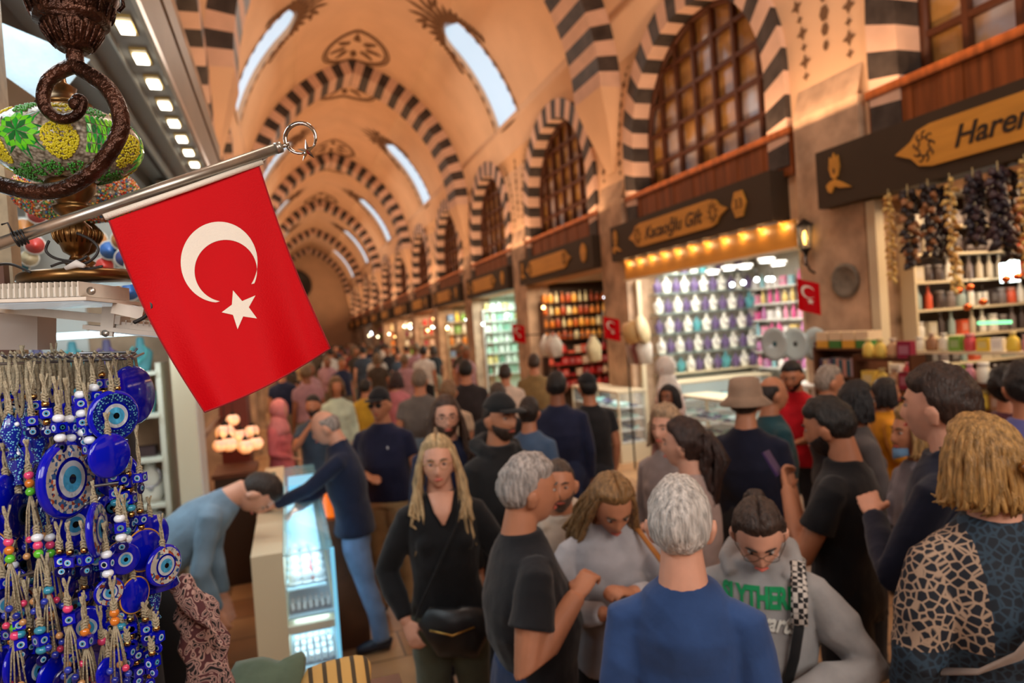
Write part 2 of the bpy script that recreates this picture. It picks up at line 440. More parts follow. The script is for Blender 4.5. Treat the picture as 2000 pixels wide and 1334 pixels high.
# painted ornaments of the vault
def vault_patch(b, Yc, t_c, sg, poly, m):
    """flat motif (u along the hall, v down the slope in metres) laid on the vault"""
    k = 1/(RARC*math.acos((RARC-HW)/RARC))
    vs = [vault(Yc+u, sg*(t_c+v*k), -.012) if sg*(t_c+v*k)*sg > 0 else vault(Yc+u, 1e-4*sg, -.012) for u, v in poly]
    b.add(vs, [tuple(range(len(vs)))], m)
def leaf(cx, cy, ang, ln, w):
    return [(cx+math.cos(ang)*ln*a-math.sin(ang)*w*s, cy+math.sin(ang)*ln*a+math.cos(ang)*w*s) for a, s in ((0,.15),(.3,.5),(.65,.45),(1,0),(.65,-.45),(.3,-.5),(0,-.15))]
for bi, Yc in enumerate(SLOTS[:5]):
    for sg in (1, -1):
        b = MB(); tb, tt = t_of_z(6.95), t_of_z(8.75); k = RARC*math.acos((RARC-HW)/RARC); H = (tb-tt)*k
        rs = random.Random(bi)
        for i in range(15):                      # borders
            for s in (-1, 1):
                v = -.1+H*i/14; w = .74-.18*(1-i/14)+.12
                vault_patch(b, Yc, tt, sg, leaf(s*w, v, (PI/2+s*.9) if i % 2 else -PI/2+s*-.9, .17, .10), plaster_d)
                vault_patch(b, Yc, tt, sg, [(s*(w-.035), v), (s*(w-.035)+.03*s, v), (s*(w-.035)+.03*s, v+H/13), (s*(w-.035), v+H/13)], plaster_d)
        for i in range(11):                      # crest of leaves over the slot
            a = -PI/2+(i-5)*.30; vault_patch(b, Yc, tt, sg, leaf(.20*(i-5)/2.5, -.22-.02*(5-abs(i-5)), a, .42+.32*(1-abs(i-5)/5)**.7, .15), plaster_d)
        for i in range(7):
            a = -PI/2+(i-3)*.5; vault_patch(b, Yc, tt, sg, leaf(.1*(i-3)*1.3, -.75, a, .35+.1*(3-abs(i-3)), .12), plaster_d)
            for s in (-1, 1): vault_patch(b, Yc, tt, sg, leaf(s*(.55+.05*i), .05+.12*i-.2, -PI/2+s*(1.2-.1*i), .22, .12), plaster_d)
        vault_patch(b, Yc, tt, sg, leaf(-.55, H+.14, 0, 1.1, .06), plaster_d)
        struct(b.build('trim_%d' % tn)); tn += 1
    for dY in (-3.3, 3.3) if bi < 4 else ():      # crown medallions
        b = MB(); n = 30
        for i in range(n):
            a0, a1 = 2*PI*i/n, 2*PI*(i+1)/n
            for r0, r1 in ((.98, 1.06), (1.1, 1.17)):
                vs = []
                for a, r in ((a0, r0), (a1, r0), (a1, r1), (a0, r1)):
                    x = .72*r*math.cos(a); y = Yc+dY+.85*r*math.sin(a); t = x/4.8
                    vs.append(vault(y, t if abs(t) > 1e-5 else 1e-5, -.015))
                b.add(vs, [(0,1,2,3)], plaster_d)
        for i in range(8):
            a = PI/4*i
            for aa, ln in ((a, .42), (a+.35, .2)):
                lf = leaf(.25*math.cos(a), .25*math.sin(a), aa, ln, .16)
                b.add([vault(Yc+dY+1.1*v, (u/4.8) if abs(u) > 1e-4 else 1e-5, -.015) for u, v in lf], [tuple(range(7))], plaster_d)
        struct(b.build('trim_%d' % tn)); tn += 1

# stone piers between the shops
for k, Yc in enumerate(WY):
    for sg, X in ((1, XR), (-1, XL)):
        Yp = Yc+BAY/2
        if sg < 0 and Yp < 3: continue
        b = MB(); w = .425
        b.box2((X-sg*.09, Yp-w, 0), (X+sg*.52, Yp+w, 4.12), stone)
        vs = [(X-sg*.09, Yp-w, 4.12), (X-sg*.09, Yp+w, 4.12), (X+sg*.02, Yp+w, 4.5), (X+sg*.02, Yp-w, 4.5)]
        b.add(vs, [(0,1,2,3)], stone); struct(b.build('trim_%d' % tn)); tn += 1

# fascias: wooden panelling below each window, sign boxes with gilt plaques
def plaque_poly(w, h, e):
    return [(-w/2, -h/2), (w/2, -h/2), (w/2+e*.35, -h*.42), (w/2+e*.55, -h*.2), (w/2+e, 0), (w/2+e*.55, h*.2), (w/2+e*.35, h*.42), (w/2, h/2),
            (-w/2, h/2), (-w/2-e*.35, h*.42), (-w/2-e*.55, h*.2), (-w/2-e, 0), (-w/2-e*.55, -h*.2), (-w/2-e*.35, -h*.42)]
SIGN_TXT = {1: ('Harem', None), 2: ('Kacaoğlu Gift', '33')}
ORD = ['', 'nearest', 'second', 'third', 'fourth', 'fifth', 'sixth', 'seventh', 'eighth', 'ninth', 'tenth', 'eleventh', 'twelfth', 'thirteenth']
for k, Yc in enumerate(WY):
    for sg, X in ((1, XR), (-1, XL)):
        if Yc < 0: continue
        b = MB(); n = 16
        for i in range(n):
            y0 = Yc-1.86+3.72*i/n; b.box2((X-sg*(.045 if i % 2 else .052), y0+.004, 3.6), (X+sg*.05, y0+3.72/n-.004, WSILL), wood)
        b.box2((X-sg*.08, Yc-1.86, WSILL-.03), (X+sg*.05, Yc+1.86, WSILL+.05), wood)
        struct(b.build('trim_%d' % tn)); tn += 1
        if sg < 0 and k == 1: continue
        y0, y1 = Yc-1.92, Yc+1.92
        if k == 1: y0, y1 = 1.2, 5.42
        if k == 2: y0, y1 = 6.09, 9.9
        side = 'right' if sg > 0 else 'left'
        lab = {1: 'dark shop sign board with big gilt plaque reading Harem', 2: 'dark shop sign board numbered 33 above the jewellery shop'}.get(k) if sg > 0 else None
        lab = lab or 'dark sign board with small gilt plaque, %s along the %s wall' % (ORD[k], side)
        root = thing('shop_sign', lab, 'sign', (X-sg*.12, (y0+y1)/2, 3.12), group='sign boards over the shop fronts')
        O = Vector(root.location); b = MB(); b.box((0, 0, .275), (.24, y1-y0, .55), board); b.build('board', parent=root)
        # plaque on the face
        wide = 2.2 if k == 1 else 1.75; cy = {1: 3.42, 2: 8.05}.get(k, Yc+.2) - O.y
        if k == 1: wide = 2.35; cy = 2.98-O.y
        xf = -sg*.121
        M = frame((xf, cy, .285), (0,-sg,0), (0,0,1))     # x runs to the reader's right, z out of the board
        b = MB(); b.prism(plaque_poly(wide, .34, .34), .02, M, gold); pq = b.build('plaque', parent=root)
        if k < 7:
            for s in (-1, 1):
                b = MB(); rs = random.Random(k)
                for i in range(9):
                    q = i/9*2*PI; c = Vector((s*(wide/2+.06)+.07*math.cos(q), .10*math.sin(q)))
                    b.tube([M @ Vector((c.x+.028*math.cos(p)*(1-.0*j), c.y+.028*math.sin(p), .021)) for j, p in enumerate([q+z*.9 for z in range(6)])], .007, board, 5)
                b.build('carved_end', parent=pq)
        if sg > 0 and k in SIGN_TXT:
            tx, num = SIGN_TXT[k]
            text_mesh(tx, (.235) if k == 1 else .25, M @ Matrix.Translation((-.98 if k == 1 else -.02, -.01, .022)), ink, .32, .003, .004, 'LEFT' if k == 1 else 'CENTER').build('lettering', parent=pq)
            if num:
                Md = frame((xf, 6.62-O.y, .29), (0,-sg,0), (0,0,1)); b = MB(); b.prism([(.13*math.cos(a)*(1.0 if i % 2 == 0 else .86), .17*math.sin(a)*(1.0 if i % 2 == 0 else .86)) for i, a in enumerate([PI/6*j for j in range(12)])], .02, Md, gold); nb = b.build('number_plate', parent=root)
                text_mesh(num, .16, Md @ Matrix.Translation((0, 0, .022)), ink, 0, .003).build('number', parent=nb)
        elif sg > 0 and k < 8:
            text_mesh('M' if False else 'Baharat', .2, M @ Matrix.Translation((0, 0, .022)), ink, .2, .003).build('lettering', parent=pq) if False else None
            Md = frame((xf, y0+.35-O.y, .29), (0,-sg,0), (0,0,1)); b = MB(); b.prism([(.12*math.cos(a), .17*math.sin(a)) for a in [PI/4*j for j in range(8)]], .02, Md, gold); b.build('number_plate', parent=root)
        if sg > 0 and k < 6:       # gilt droplet and branch emblem
            ye = {1: 5.18, 2: 9.72}.get(k, y1-.25)-O.y
            Me = frame((xf, ye, .30), (0,-sg,0), (0,0,1)); b = MB()
            b.prism([(0,.19),(.02,.13),(.05,.16),(.065,.05),(.04,-.03),(0,-.06),(-.04,-.03),(-.065,.05),(-.05,.16),(-.02,.13)], .015, Me, gold)
            b.prism([(-.11,-.10),(-.06,-.07),(0,-.06),(.08,-.10),(.19,-.17),(.06,-.15),(-.01,-.12),(-.05,-.18),(-.09,-.16)], .015, Me, gold)
            b.prism([(.012*math.cos(a), .03*math.sin(a)+.02) for a in [PI/3*j for j in range(6)]], .004, Me @ Matrix.Translation((0, 0, .015)), ink)
            b.build('emblem', parent=root)
# ------------------------------------------------------------------ shop rooms behind the openings
cream = mat('cream_paint', srgb(214,200,170), .5); white_p = mat('white_paint', srgb(228,226,220), .45)
shopwall = mat('shop_wall', srgb(150,134,112), .7, noise=.1, nscale=2); darkwall = mat('dark_shop_wall', srgb(66,50,38), .7)
shelfglass = mat('glass_shelf', srgb(205,230,226), .05, spec=.8, alpha=.35)
glass = mat('clear_glass', (.86,.95,.97), .03, spec=.7, alpha=.16)
gtint = mat('tinted_glass', srgb(150,205,222), .04, spec=.8, alpha=.42)
sn = 1
def room(k, sg, m, depth=2.35, back=None):
    """far side wall, back wall, ceiling of one shop"""
    global tn
    X = XR if sg > 0 else XL; Yc = WY[k]; a, c = Yc-1.95, Yc+1.95; x0, x1 = X+sg*.45, X+sg*depth
    b = MB()
    b.box2((x0, c-.02, 0), (x1, c+.1, 3.3), m); b.box2((x0, a-.1, 0), (x1, a+.02, 3.3), m)
    b.box2((x1, a-.1, 0), (x1+sg*.1, c+.1, 3.3), back or m); b.box2((x0, a, 3.14), (x1, c, 3.3), white_p)
    struct(b.build('trim_%d' % tn)); tn += 1
LOOK = {1: darkwall, 2: mat('jewel_shop_wall', srgb(176,172,160), .5), 3: darkwall, 4: mat('green_white_wall', srgb(196,214,196), .6), 5: shopwall, 6: mat('rose_wall', srgb(190,160,130), .7)}
for k in range(1, 12):
    room(k, 1, LOOK.get(k, shopwall))
    if k > 1: room(k, -1, {2: mat('lamp_shop_wall', srgb(112,40,26), .7)}.get(k, shopwall))
struct_l = MB()
b = MB(); b.box2((XL-.45, 4.98, 0), (XL-2.6, 5.08, 3.3), white_p); b.box2((XL-2.6, -2.5, 0), (XL-2.7, 5.08, 3.3), white_p); b.box2((XL-.2, -2.5, 3.2), (XL-2.6, 5.0, 3.3), white_p)
struct(b.build('trim_%d' % tn)); tn += 1
SHC = {3: (1.0,.80,.58), 4: (.86,1.0,.93), 5: (1.0,.78,.52), 6: (1.0,.74,.5)}
for k in range(3, 9):
    area('shop_light', (XR+.5, WY[k], 3.04), 1.0, 3.2, {3: 75, 4: 130}.get(k, 90), SHC.get(k, WARM2))
for k in range(2, 8): area('shop_light_left', (XL-.5, WY[k], 3.04), 1.0, 3.0, 45 if k == 2 else 60, WARM2)

# ------------------------------------------------------------------ goods
PROTO = {}
def proto(key, fn):
    """first call builds the thing itself, later calls copy it with its parts"""
    def place(loc, rz=0., label=None, group=None, scale=None):
        if key in PROTO: return dup(PROTO[key], loc, rz, label, group, scale)
        o = fn(); PROTO[key] = o; o.location = loc; o.rotation_euler = (0, 0, rz)
        if scale is not None: o.scale = scale if hasattr(scale, '__len__') else (scale,)*3
        if label: o['label'] = label
        if group: o['group'] = group
        return o
    return place
def bust(velvet, bead, bm=None):
    def f():
        o = thing('necklace_bust', '', 'display bust'); b = MB()
        prof = [(0, (.052, .034)), (.03, (.060, .036)), (.09, (.074, .040)), (.13, (.080, .038)), (.155, (.062, .034)), (.175, (.030, .026)), (.225, (.024, .024)), (.24, (.018, .018))]
        b.tube([(0, 0, z) for z, r in prof], [r for z, r in prof], velvet, 14, side=(1,0,0)); b.build('torso', parent=o)
        b = MB(); b.tube([(.052*math.sin(a), -.040-.004*math.cos(a), .125-.055*math.cos(a)+.01) for a in [(-PI*.8)+PI*1.6*i/14 for i in range(15)]], .0065, bead, 6)
        b.ball((0, -.047, .072), (.012, .006, .016), bead, 8, 6); b.build('necklace', parent=o); return o
    return f
bw_ = mat('bust_white', srgb(236,234,222), .5); bv_ = mat('bust_lilac', srgb(102,86,120), .5); bt_ = mat('bust_teal', srgb(84,150,160), .5)
pb_w = proto('bw', bust(bw_, mat('silver_bead', srgb(190,190,200), .25, metal=.9)))
pb_v = proto('bv', bust(bv_, mat('violet_bead', srgb(110,80,150), .3)))
pb_t = proto('bt', bust(bt_, mat('teal_bead', srgb(90,190,190), .3)))
# jewellery shop: busts in rows on glass shelves against the far side wall
Yj = WY[2]+1.95
zs = [1.28, 1.60, 1.92, 2.24, 2.56, 2.86]
for i, z in enumerate(zs):
    sh = MB(); sh.box((6.52, Yj-.16, z-.012), (1.9, .26, .016), cream if i == 0 else shelfglass); o = sh.build('display_shelf')
    tag(o, 'cream bottom shelf of the necklace wall' if i == 0 else '%s glass shelf of the necklace wall' % ['', 'lowest', 'second', 'third', 'fourth', 'topmost'][i], 'shelf', 'necklace display shelves')
    for j in range(11):
        x = 5.66+.172*j; r = random.random(); f, c = ((pb_w, 'white') if (j+i) % 2 else (pb_v, 'lilac')) if r > .06 else (pb_t, 'teal')
        f((x, Yj-.17+random.uniform(-.02, .02), z), random.uniform(-.2, .2), '%s necklace bust, %s from the left on the %s row of the jewellery wall' % (c, ordw(j), ['bottom','second','third','fourth','fifth','top'][i]), 'necklace busts of the jewellery wall', 1.12 if (j+i) % 2 else .98)
# frame and signs of the jewel shop
tk = thing('shop_valance', 'gilt lit valance under the sign numbered 33', 'valance', (5.19, 7.8, 2.80)); b = MB()
b.box((0, 0, .155), (.03, 3.8, .30), gold); b.box((-.01, 0, 0), (.06, 3.84, .03), cream)
b.build('fascia', parent=tk)
b = MB()
for i in range(11): b.lathe([(.015,0),(.03,.02),(.03,.035)], gold, 10, (-.06, -1.75+.35*i, .275))
b.build('spot_cup', parent=tk)
for i in range(11):
    l = bpy.data.lights.new('valance_spot', 'POINT'); l.energy = 1.1; l.color = (1,.62,.28); l.shadow_soft_size = .02
    o = bpy.data.objects.new('valance_spot', l); o.location = (5.125, 6.05+.35*i, 3.05); COL.objects.link(o)
for x, y, z0, z1, w in ((5.36, 9.66, 0, 2.79, .07), (5.34, 5.98, 0, 2.79, .06), (5.24, 4.93, 0, 3.11, .10)):
    b = MB(); b.box2((x-w/2, y-w/2, z0), (x+w/2, y+w/2, z1), cream); tag(b.build('door_post'), {5.36: 'cream post at the far end of the jewellery front', 5.34: 'cream post beside the lantern pier at the jewellery front', 5.24: 'cream post at the left end of the spice front'}[x], 'post')
# glowing discs standing in for the reflections of ceiling spots
def dlamp():
    o = thing('reflection_disc', '', 'lamp'); b = MB(); b.lathe([(.0,.0),(.075,.0),(.085,.02),(.085,.03)], mat('spot_reflection', (1,1,1), .4, emit=(1,.98,.94), es=9), 18); b.build('diffuser', parent=o)
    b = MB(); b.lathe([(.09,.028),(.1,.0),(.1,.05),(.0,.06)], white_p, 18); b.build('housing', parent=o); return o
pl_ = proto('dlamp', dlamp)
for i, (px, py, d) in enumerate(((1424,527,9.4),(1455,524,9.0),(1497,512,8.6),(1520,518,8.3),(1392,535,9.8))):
    pl_(tuple(at(px, py, d)), 0, 'round white lamp reflection disc, number %s from the left inside the jewellery shop' % ['second','third','fourth','fifth','first'][i], 'lamp reflection discs of the jewellery shop')
# tiny hanging bulbs
def bulb(col=(1,.8,.5), es=14, r=.028):
    def f():
        o = thing('hanging_bulb', '', 'bulb'); b = MB(); b.ball((0,0,0), r, mat('bulb_%d_%d' % (int(col[1]*100), int(col[2]*100)), (1,1,1), .4, emit=col, es=es), 10, 7); b.build('globe', parent=o)
        b = MB(); b.tube([(0,0,r*.9),(0,0,.14)], .006, ink, 6); b.build('flex', parent=o); return o
    return f
bl_w = proto('blw', bulb()); bl_c = proto('blc', bulb((.80,.92,1), 14)); bl_g = proto('blg', bulb((1,.62,.2), 12, .035))
for px, py, d in ((1430,556,8.8),(1452,552,8.8),(1478,546,8.6),(1500,545,8.6),(1508,545,8.7)):
    bl_c(tuple(at(px, py, d)), 0, 'small bright bulb hanging inside the jewellery shop', 'small bulbs of the jewellery shop')

# generic coloured goods on shelves
def pack(col, kind):
    def f():
        o = thing({0:'gift_box', 1:'spice_jar', 2:'soap_bag', 3:'bottle', 4:'folded_scarf'}[kind], '', {0:'box', 1:'jar', 2:'bag', 3:'bottle', 4:'scarf'}[kind]); b = MB(); m = cmat(col, 'paint'); m2 = cmat(tuple(int(c*.55+90) for c in col), 'paint')
        if kind == 0: b.box((0,0,.06), (.10,.06,.12), m); b.build('carton', parent=o); c = MB(); c.box((0,-.0305,.06), (.07,.003,.06), m2); c.build('label_panel', parent=o)
        elif kind == 1: b.lathe([(.038,0),(.044,.01),(.044,.09),(.034,.11),(.034,.115)], m, 12); b.build('jar_body', parent=o); c = MB(); c.lathe([(.037,.115),(.037,.14),(0,.142)], m2, 12); c.build('lid', parent=o)
        elif kind == 2: b.tube([(0,0,0),(0,0,.03),(0,0,.10),(0,0,.13)], [(.05,.03),(.055,.034),(.045,.03),(.012,.01)], m, 10, side=(1,0,0)); b.build('pouch', parent=o); c = MB(); c.lathe([(.02,.128),(.028,.155)], m2, 8); c.build('ruffle', parent=o)
        elif kind == 3: b.lathe([(.03,0),(.033,.02),(.033,.12),(.014,.16),(.012,.2)], m, 12); b.build('flask', parent=o); c = MB(); c.lathe([(.015,.2),(.015,.22),(0,.222)], m2, 8); c.build('stopper', parent=o)
        else: b.box((0,0,.03), (.16,.10,.06), m); c = MB(); b.build('folds', parent=o)
        return o
    return f
def goods(nm, org, ux, n, rows, dz, width, cols, kinds, group, depthdir, scale=1.25, jitter=.0, board=wood_d):
    """rows of goods on boards; org = left bottom corner, ux = unit vector along a board, depthdir = where they face"""
    org = Vector(org); ux = Vector(ux); rz = math.atan2(depthdir[1], depthdir[0])+PI/2
    zt = org.z+(rows-1)*dz+.03
    for e in (-.03, width+.03): b = MB(); p = org+ux*e; b.box((p.x, p.y, zt/2), (.025+.13*abs(ux.y), .025+.13*abs(ux.x), zt), board); tag(b.build('rack_upright'), '%s upright of the %s' % ('first' if e < 0 else 'last', nm), 'rack upright')
    for r in range(rows):
        b = MB(); c = org+ux*width/2+Vector((0,0,r*dz-.012)); b.box(c, (abs(ux.x)*width+.14*abs(ux.y)+.04*abs(ux.x), abs(ux.y)*width+.14*abs(ux.x)+.02, .022), board)
        o = b.build('shelf_board'); tag(o, '%s board, row %s from the bottom' % (nm, ['one','two','three','four','five','six','seven','eight'][r]), 'shelf', 'shelf boards of the '+nm)
        for i in range(n):
            col = random.choice(cols); kd = random.choice(kinds); p = org+ux*(width*(i+.5)/n)+Vector((random.uniform(-jitter,jitter), random.uniform(-jitter,jitter), r*dz))
            f = proto(('g', col, kd), pack(col, kd)); s = min(scale*random.uniform(.9, 1.1), (dz-.03)/(.13,.145,.16,.225,.065)[kd], width/n*.97/(.105,.095,.115,.07,.17)[kd])
            nmc = CN(col); f(tuple(p), rz+random.uniform(-.2,.2), '%s %s, %s along row %s of the %s' % (nmc, {0:'box',1:'jar',2:'pouch',3:'bottle',4:'folded cloth'}[kd], ordw(i), ['one','two','three','four','five','six','seven','eight'][r], nm), group, s)
def CN(c):
    pal = {'red':(190,40,35),'orange':(225,120,30),'yellow':(225,200,60),'green':(70,140,60),'white':(232,230,222),'pink':(225,110,150),'purple':(110,70,130),'blue':(60,110,180),'black':(35,32,32),'brown':(110,70,45),'beige':(210,180,140),'teal':(70,150,150),'grey':(130,130,135),'maroon':(115,25,45),'navy':(28,34,62)}
    return min(pal, key=lambda k: sum((a-b)**2 for a, b in zip(pal[k], c)))
RED = [(190,36,34),(205,60,50),(160,30,34),(222,96,72),(226,190,160)]; ORG = [(222,128,40),(196,96,30),(232,166,70),(170,70,30),(226,210,160)]
MINT = [(206,226,206),(160,206,180),(228,236,226),(96,160,130),(226,206,120)]; MIX = [(200,60,60),(230,200,70),(110,160,70),(236,230,220),(210,120,150),(90,130,180),(222,140,60),(190,170,150)]
HAR = [(224,196,70),(120,170,70),(226,222,206),(196,70,80),(110,40,60),(226,150,60),(150,110,80),(206,140,160),(70,110,80),(240,236,226)]
goods('pink goods rack behind the jewellery', (7.48, 7.7, 1.25), (0,1,0), 11, 6, .26, 1.9, [(222,90,150),(236,150,180),(236,230,226),(150,200,210),(190,120,170),(226,196,120)], (0,2,3), 'pink goods of the jewellery shop', (-1,0), 1.2, board=white_p)
# third shop along: dried goods above, red goods below
y = WY[3]+1.80
goods('red goods rack of the third front', (5.55,y,.75), (1,0,0), 9, 4, .26, 1.5, RED, (0,2,4), 'red goods of the third shop', (0,-1), 1.5)
goods('orange goods rack of the third front', (5.50,y,1.85), (1,0,0), 11, 4, .28, 1.6, ORG, (1,2,3), 'orange goods of the third shop', (0,-1), 1.4)
y = WY[4]+1.80
goods('pale goods rack of the fourth front', (5.5,y,.9), (1,0,0), 9, 7, .31, 1.7, MINT, (0,1,3), 'pale goods of the fourth shop', (0,-1), 1.5, board=white_p)
for k in range(5, 10):
    y = WY[k]+1.80
    goods('goods rack of the %s front' % ORD[k], (5.5,y,.9), (1,0,0), 7, 5, .42, 1.7, [ORG,MIX,RED,HAR][k % 4], (0,1,2,3), 'goods of the %s shop on the right' % ORD[k], (0,-1), 2.0, board=cream)
for k in range(2, 6):
    y = WY[k]+1.80
    if k > 2: goods('goods rack of the %s left front' % ORD[k], (-2.5,y,.9), (1,0,0), 7, 4, .45, 1.6, MIX, (0,1,2), 'goods of the %s shop on the left' % ORD[k], (0,-1), 2.0, board=cream)
# bulbs along the receding fronts
rs = random.Random(3)
for k in range(3, 12):
    for j in range(4 if k > 4 else 2):
        f, c = rs.choice(((bl_w, 'warm white'), (bl_g, 'amber'), (bl_w, 'warm white'), (bl_c, 'cool white')))
        zb = rs.uniform(2.2,2.85); sc_ = 1+.12*(k-3); q = f((5.05+rs.uniform(.3,.6), WY[k]+rs.uniform(-1.7,1.7), zb), 0, '%s bulb hanging before the %s shop on the right' % (c, ORD[k]), 'bulbs along the right shop fronts', sc_)
        b = MB(); b.tube([(0,0,.12),(0,0,(3.14-zb)/sc_)], .004, ink, 5); b.build('flex_cord', parent=q)
# display cases with lit trays
def case(name, label, a, c, z0, z1, tiers, face, tray_cols, light=6, nx=5, fm=cream):
    a = Vector(a); c = Vector(c); o = thing(name, label, 'display case', ((a.x+c.x)/2, (a.y+c.y)/2, 0)); O = Vector(o.location); dx, dy = c.x-a.x, c.y-a.y
    b = MB(); b.box((0,0,z0/2), (dx, dy, z0), fm)
    for sx in (-1,1):
        for sy in (-1,1): b.box((sx*(dx/2-.015), sy*(dy/2-.015), (z0+z1)/2), (.03,.03,z1-z0), fm)
    b.box((0,0,z1), (dx+.02, dy+.02, .03), fm); b.build('case_frame', parent=o)
    b = MB(); b.box((0,0,(z0+z1)/2), (dx-.01, dy-.01, z1-z0-.02), glass); b.build('glass_panels', parent=o)
    for t in range(tiers):
        z = z0+.02+(z1-z0-.1)*t/max(1, tiers); b = MB(); b.box((0,0,z), (dx-.08, dy-.08, .012), white_p); s_ = b.build('tier', parent=o)
        L_ = max(dx, dy); n = int(L_/.17)
        b = MB()
        for i in range(n):
            for q in (-1, 1):
                u = -L_/2+.1+(L_-.2)*(i+.5)/n; w = min(dx, dy)*.2*q; m = cmat(random.choice(tray_cols), 'paint')
                p = (u, w, z+.02) if dx > dy else (w, u, z+.02); b.box(p, (.13,.11,.03) if dx > dy else (.11,.13,.03), m, rot=(random.uniform(-.3,.3), random.uniform(-.3,.3), 0))
        b.build('trays', parent=s_)
    if light: area('case_light', (O.x, O.y, z1-.04), dx*.8, dy*.8, light, (.85,.97,.95))
    return o
TR = [(176,210,200),(120,176,168),(70,66,110),(206,220,216),(44,52,88)]
case('display_case', 'low lit glass case of trays standing out from the jewellery front', (4.72,9.35), (5.22,11.1), .28, 1.08, 4, None, TR, 5)
case('display_case', 'glass case of trays below the necklace wall', (5.55,9.05), (7.3,9.5), .25, 1.16, 4, None, TR, 5)
case('display_case', 'glass case across the middle of the jewellery shop', (5.4,6.3), (5.85,8.7), .25, 1.02, 3, None, TR, 3)

# ------------------------------------------------------------------ things on the stone pier and before the spice front
# wall lantern on a scrolled bracket
iron = mat('lantern_iron', srgb(40,34,30), .45, metal=.6)
p = on_y(1572, 462, 5.70); o = thing('wall_lantern', 'glass wall lantern with amber candle bulb on a scrolled iron bracket', 'lantern', tuple(p))
b = MB(); b.lathe([(.0,.19),(.02,.175),(.05,.15),(.085,.12),(.09,.105)], iron, 8, smooth=False); b.lathe([(.05,-.12),(.055,-.13),(.03,-.16),(.015,-.2)], iron, 8); b.build('cap', parent=o)
b = MB(); b.lathe([(.078,.105),(.05,-.12)], glass, 6, smooth=False); b.build('lantern_glass', parent=o)
b = MB()
for i in range(6): a = PI/3*i; b.tube([(.078*math.cos(a),.078*math.sin(a),.105),(.05*math.cos(a),.05*math.sin(a),-.12)], .005, iron, 5)
b.build('cage', parent=o)
b = MB(); b.tube([(0,0,-.08),(0,0,-.02),(0,0,.04),(0,0,.06)], [.012,.022,.018,.004], mat('candle_bulb', (1,.7,.2), .4, emit=(1,.55,.12), es=7), 8); b.build('bulb', parent=o)
b = MB(); b.tube([(0,0,-.2),(.0,0,-.28),(.03,-.01,-.35),(.09,-.01,-.38),(.16,-.01,-.35),(.19,-.01,-.27),(.2,-.0,-.1)], .012, iron, 7); b.box((.205,0,-.1), (.02,.05,.5), iron)
b.tube([(-.03,0,-.20),(-.05,0,-.26),(-.02,0,-.30),(.01,0,-.27),(0,0,-.25)], .008, iron, 6); b.build('bracket', parent=o)
# carved roundel
M = frame(on_x(1652, 548, 5.205), (0,-1,0), (0,0,1)); b = MB(); b.lathe([(.17,0),(.17,.02),(.14,.03),(.12,.012),(0,.012)], mat('roundel_stone', srgb(120,112,100), .6, noise=.3, nscale=14), 24, M=M)
tag(b.build('wall_roundel'), 'round carved medallion on the stone pier right of the lantern', 'medallion')

# bookcase
wc = mat('bookcase_wood', srgb(92,52,28), .5, noise=.2, nscale=6)
bx, by = 4.93, 5.02
o = thing('bookcase', 'dark wooden bookcase before the stone pier with two rows of books', 'bookcase', (bx, by, 0)); b = MB()
Wb = .64
cols_b = [(200,150,140),(232,140,40),(30,90,110),(214,170,150),(196,176,150),(170,150,160),(206,196,120),(226,214,190),(180,60,60),(70,60,90)]
for z in (.9, 1.24, 1.50, 1.76): b.box((0,0,z), (.22, Wb, .02), wc)
for s in (-1,1): b.box((0, s*Wb/2, .9), (.22, .022, 1.76), wc)
b.box((.10,0,.9), (.015, Wb, 1.76), wc); b.build('carcass', parent=o)
for r, z in enumerate((1.25, 1.51)):
    y = by-Wb/2+.03; nb_ = 0
    while y < by+Wb/2-.05:
        w = random.uniform(.028,.05); h = random.uniform(.17,.21) if r == 0 else random.uniform(.14,.17); c = random.choice(cols_b)
        nb_ += 1; q = thing('book', '%s book, %s along the %s shelf of the bookcase' % (CN(c), ordw(nb_-1), 'lower' if r == 0 else 'upper'), 'book', (bx-.02, y+w/2, z), group='books of the bookcase'); b = MB(); b.box((0,0,h/2), (.13,w*.94,h), cmat(c,'paint')); b.build('cover', parent=q)
        b = MB(); b.box((.003,0,h/2+.0015), (.122,w*.7,h), white_p); b.build('pages', parent=q); y += w
for i, c in enumerate([(70,130,60),(228,170,60),(70,130,60),(228,170,60)]):
    q = thing('gift_box', '%s based box on top of the bookcase, %s from the near end' % (CN(c), ordw(i)), 'box', (bx, by-.24+.16*i, 1.77), group='boxes on top of the bookcase'); b = MB(); b.box((0,0,.035), (.16,.14,.07), cmat(c,'paint')); b.box((0,0,.11), (.16,.14,.08), cmat((230,206,170),'paint')); b.build('carton', parent=q)

# spice front: strings of dried vegetables hanging from the beam
def dried(colA, colB, n, ln, rad, shape):
    def f():
        o = thing('dried_vegetable_string', '', 'dried vegetables'); c = MB(); c.tube([(0,0,0),(0,0,-ln)], .004, cmat((190,170,120),'paint'), 5); c.build('cord', parent=o)
        b = MB()
        for i in range(n):
            z = -.05-(ln-.08)*i/n; a = i*2.4+random.random(); rr = rad*random.uniform(.45,1); m = cmat(colA if random.random() < .6 else colB, 'paint')
            d = Vector((math.cos(a), math.sin(a), -.5)); c0 = Vector((0,0,z))
            b.tube([c0+d*rr*.1, c0+d*rr*.6+Vector((0,0,.01)), c0+d*rr*1.1], [.008, rad*.38*shape, .006], m, 6)
        b.build('pods', parent=o); return o
    return f
ds = [('black and tan', (38,28,30), (150,100,60), 46, .72, .09, 1.0), ('pale yellow', (226,190,110), (206,160,84), 40, .9, .06, .9), ('amber', (200,130,60), (232,190,120), 52, .8, .085, .8), ('dark purple', (34,26,38), (60,40,46), 46, .6, .09, 1.0)]
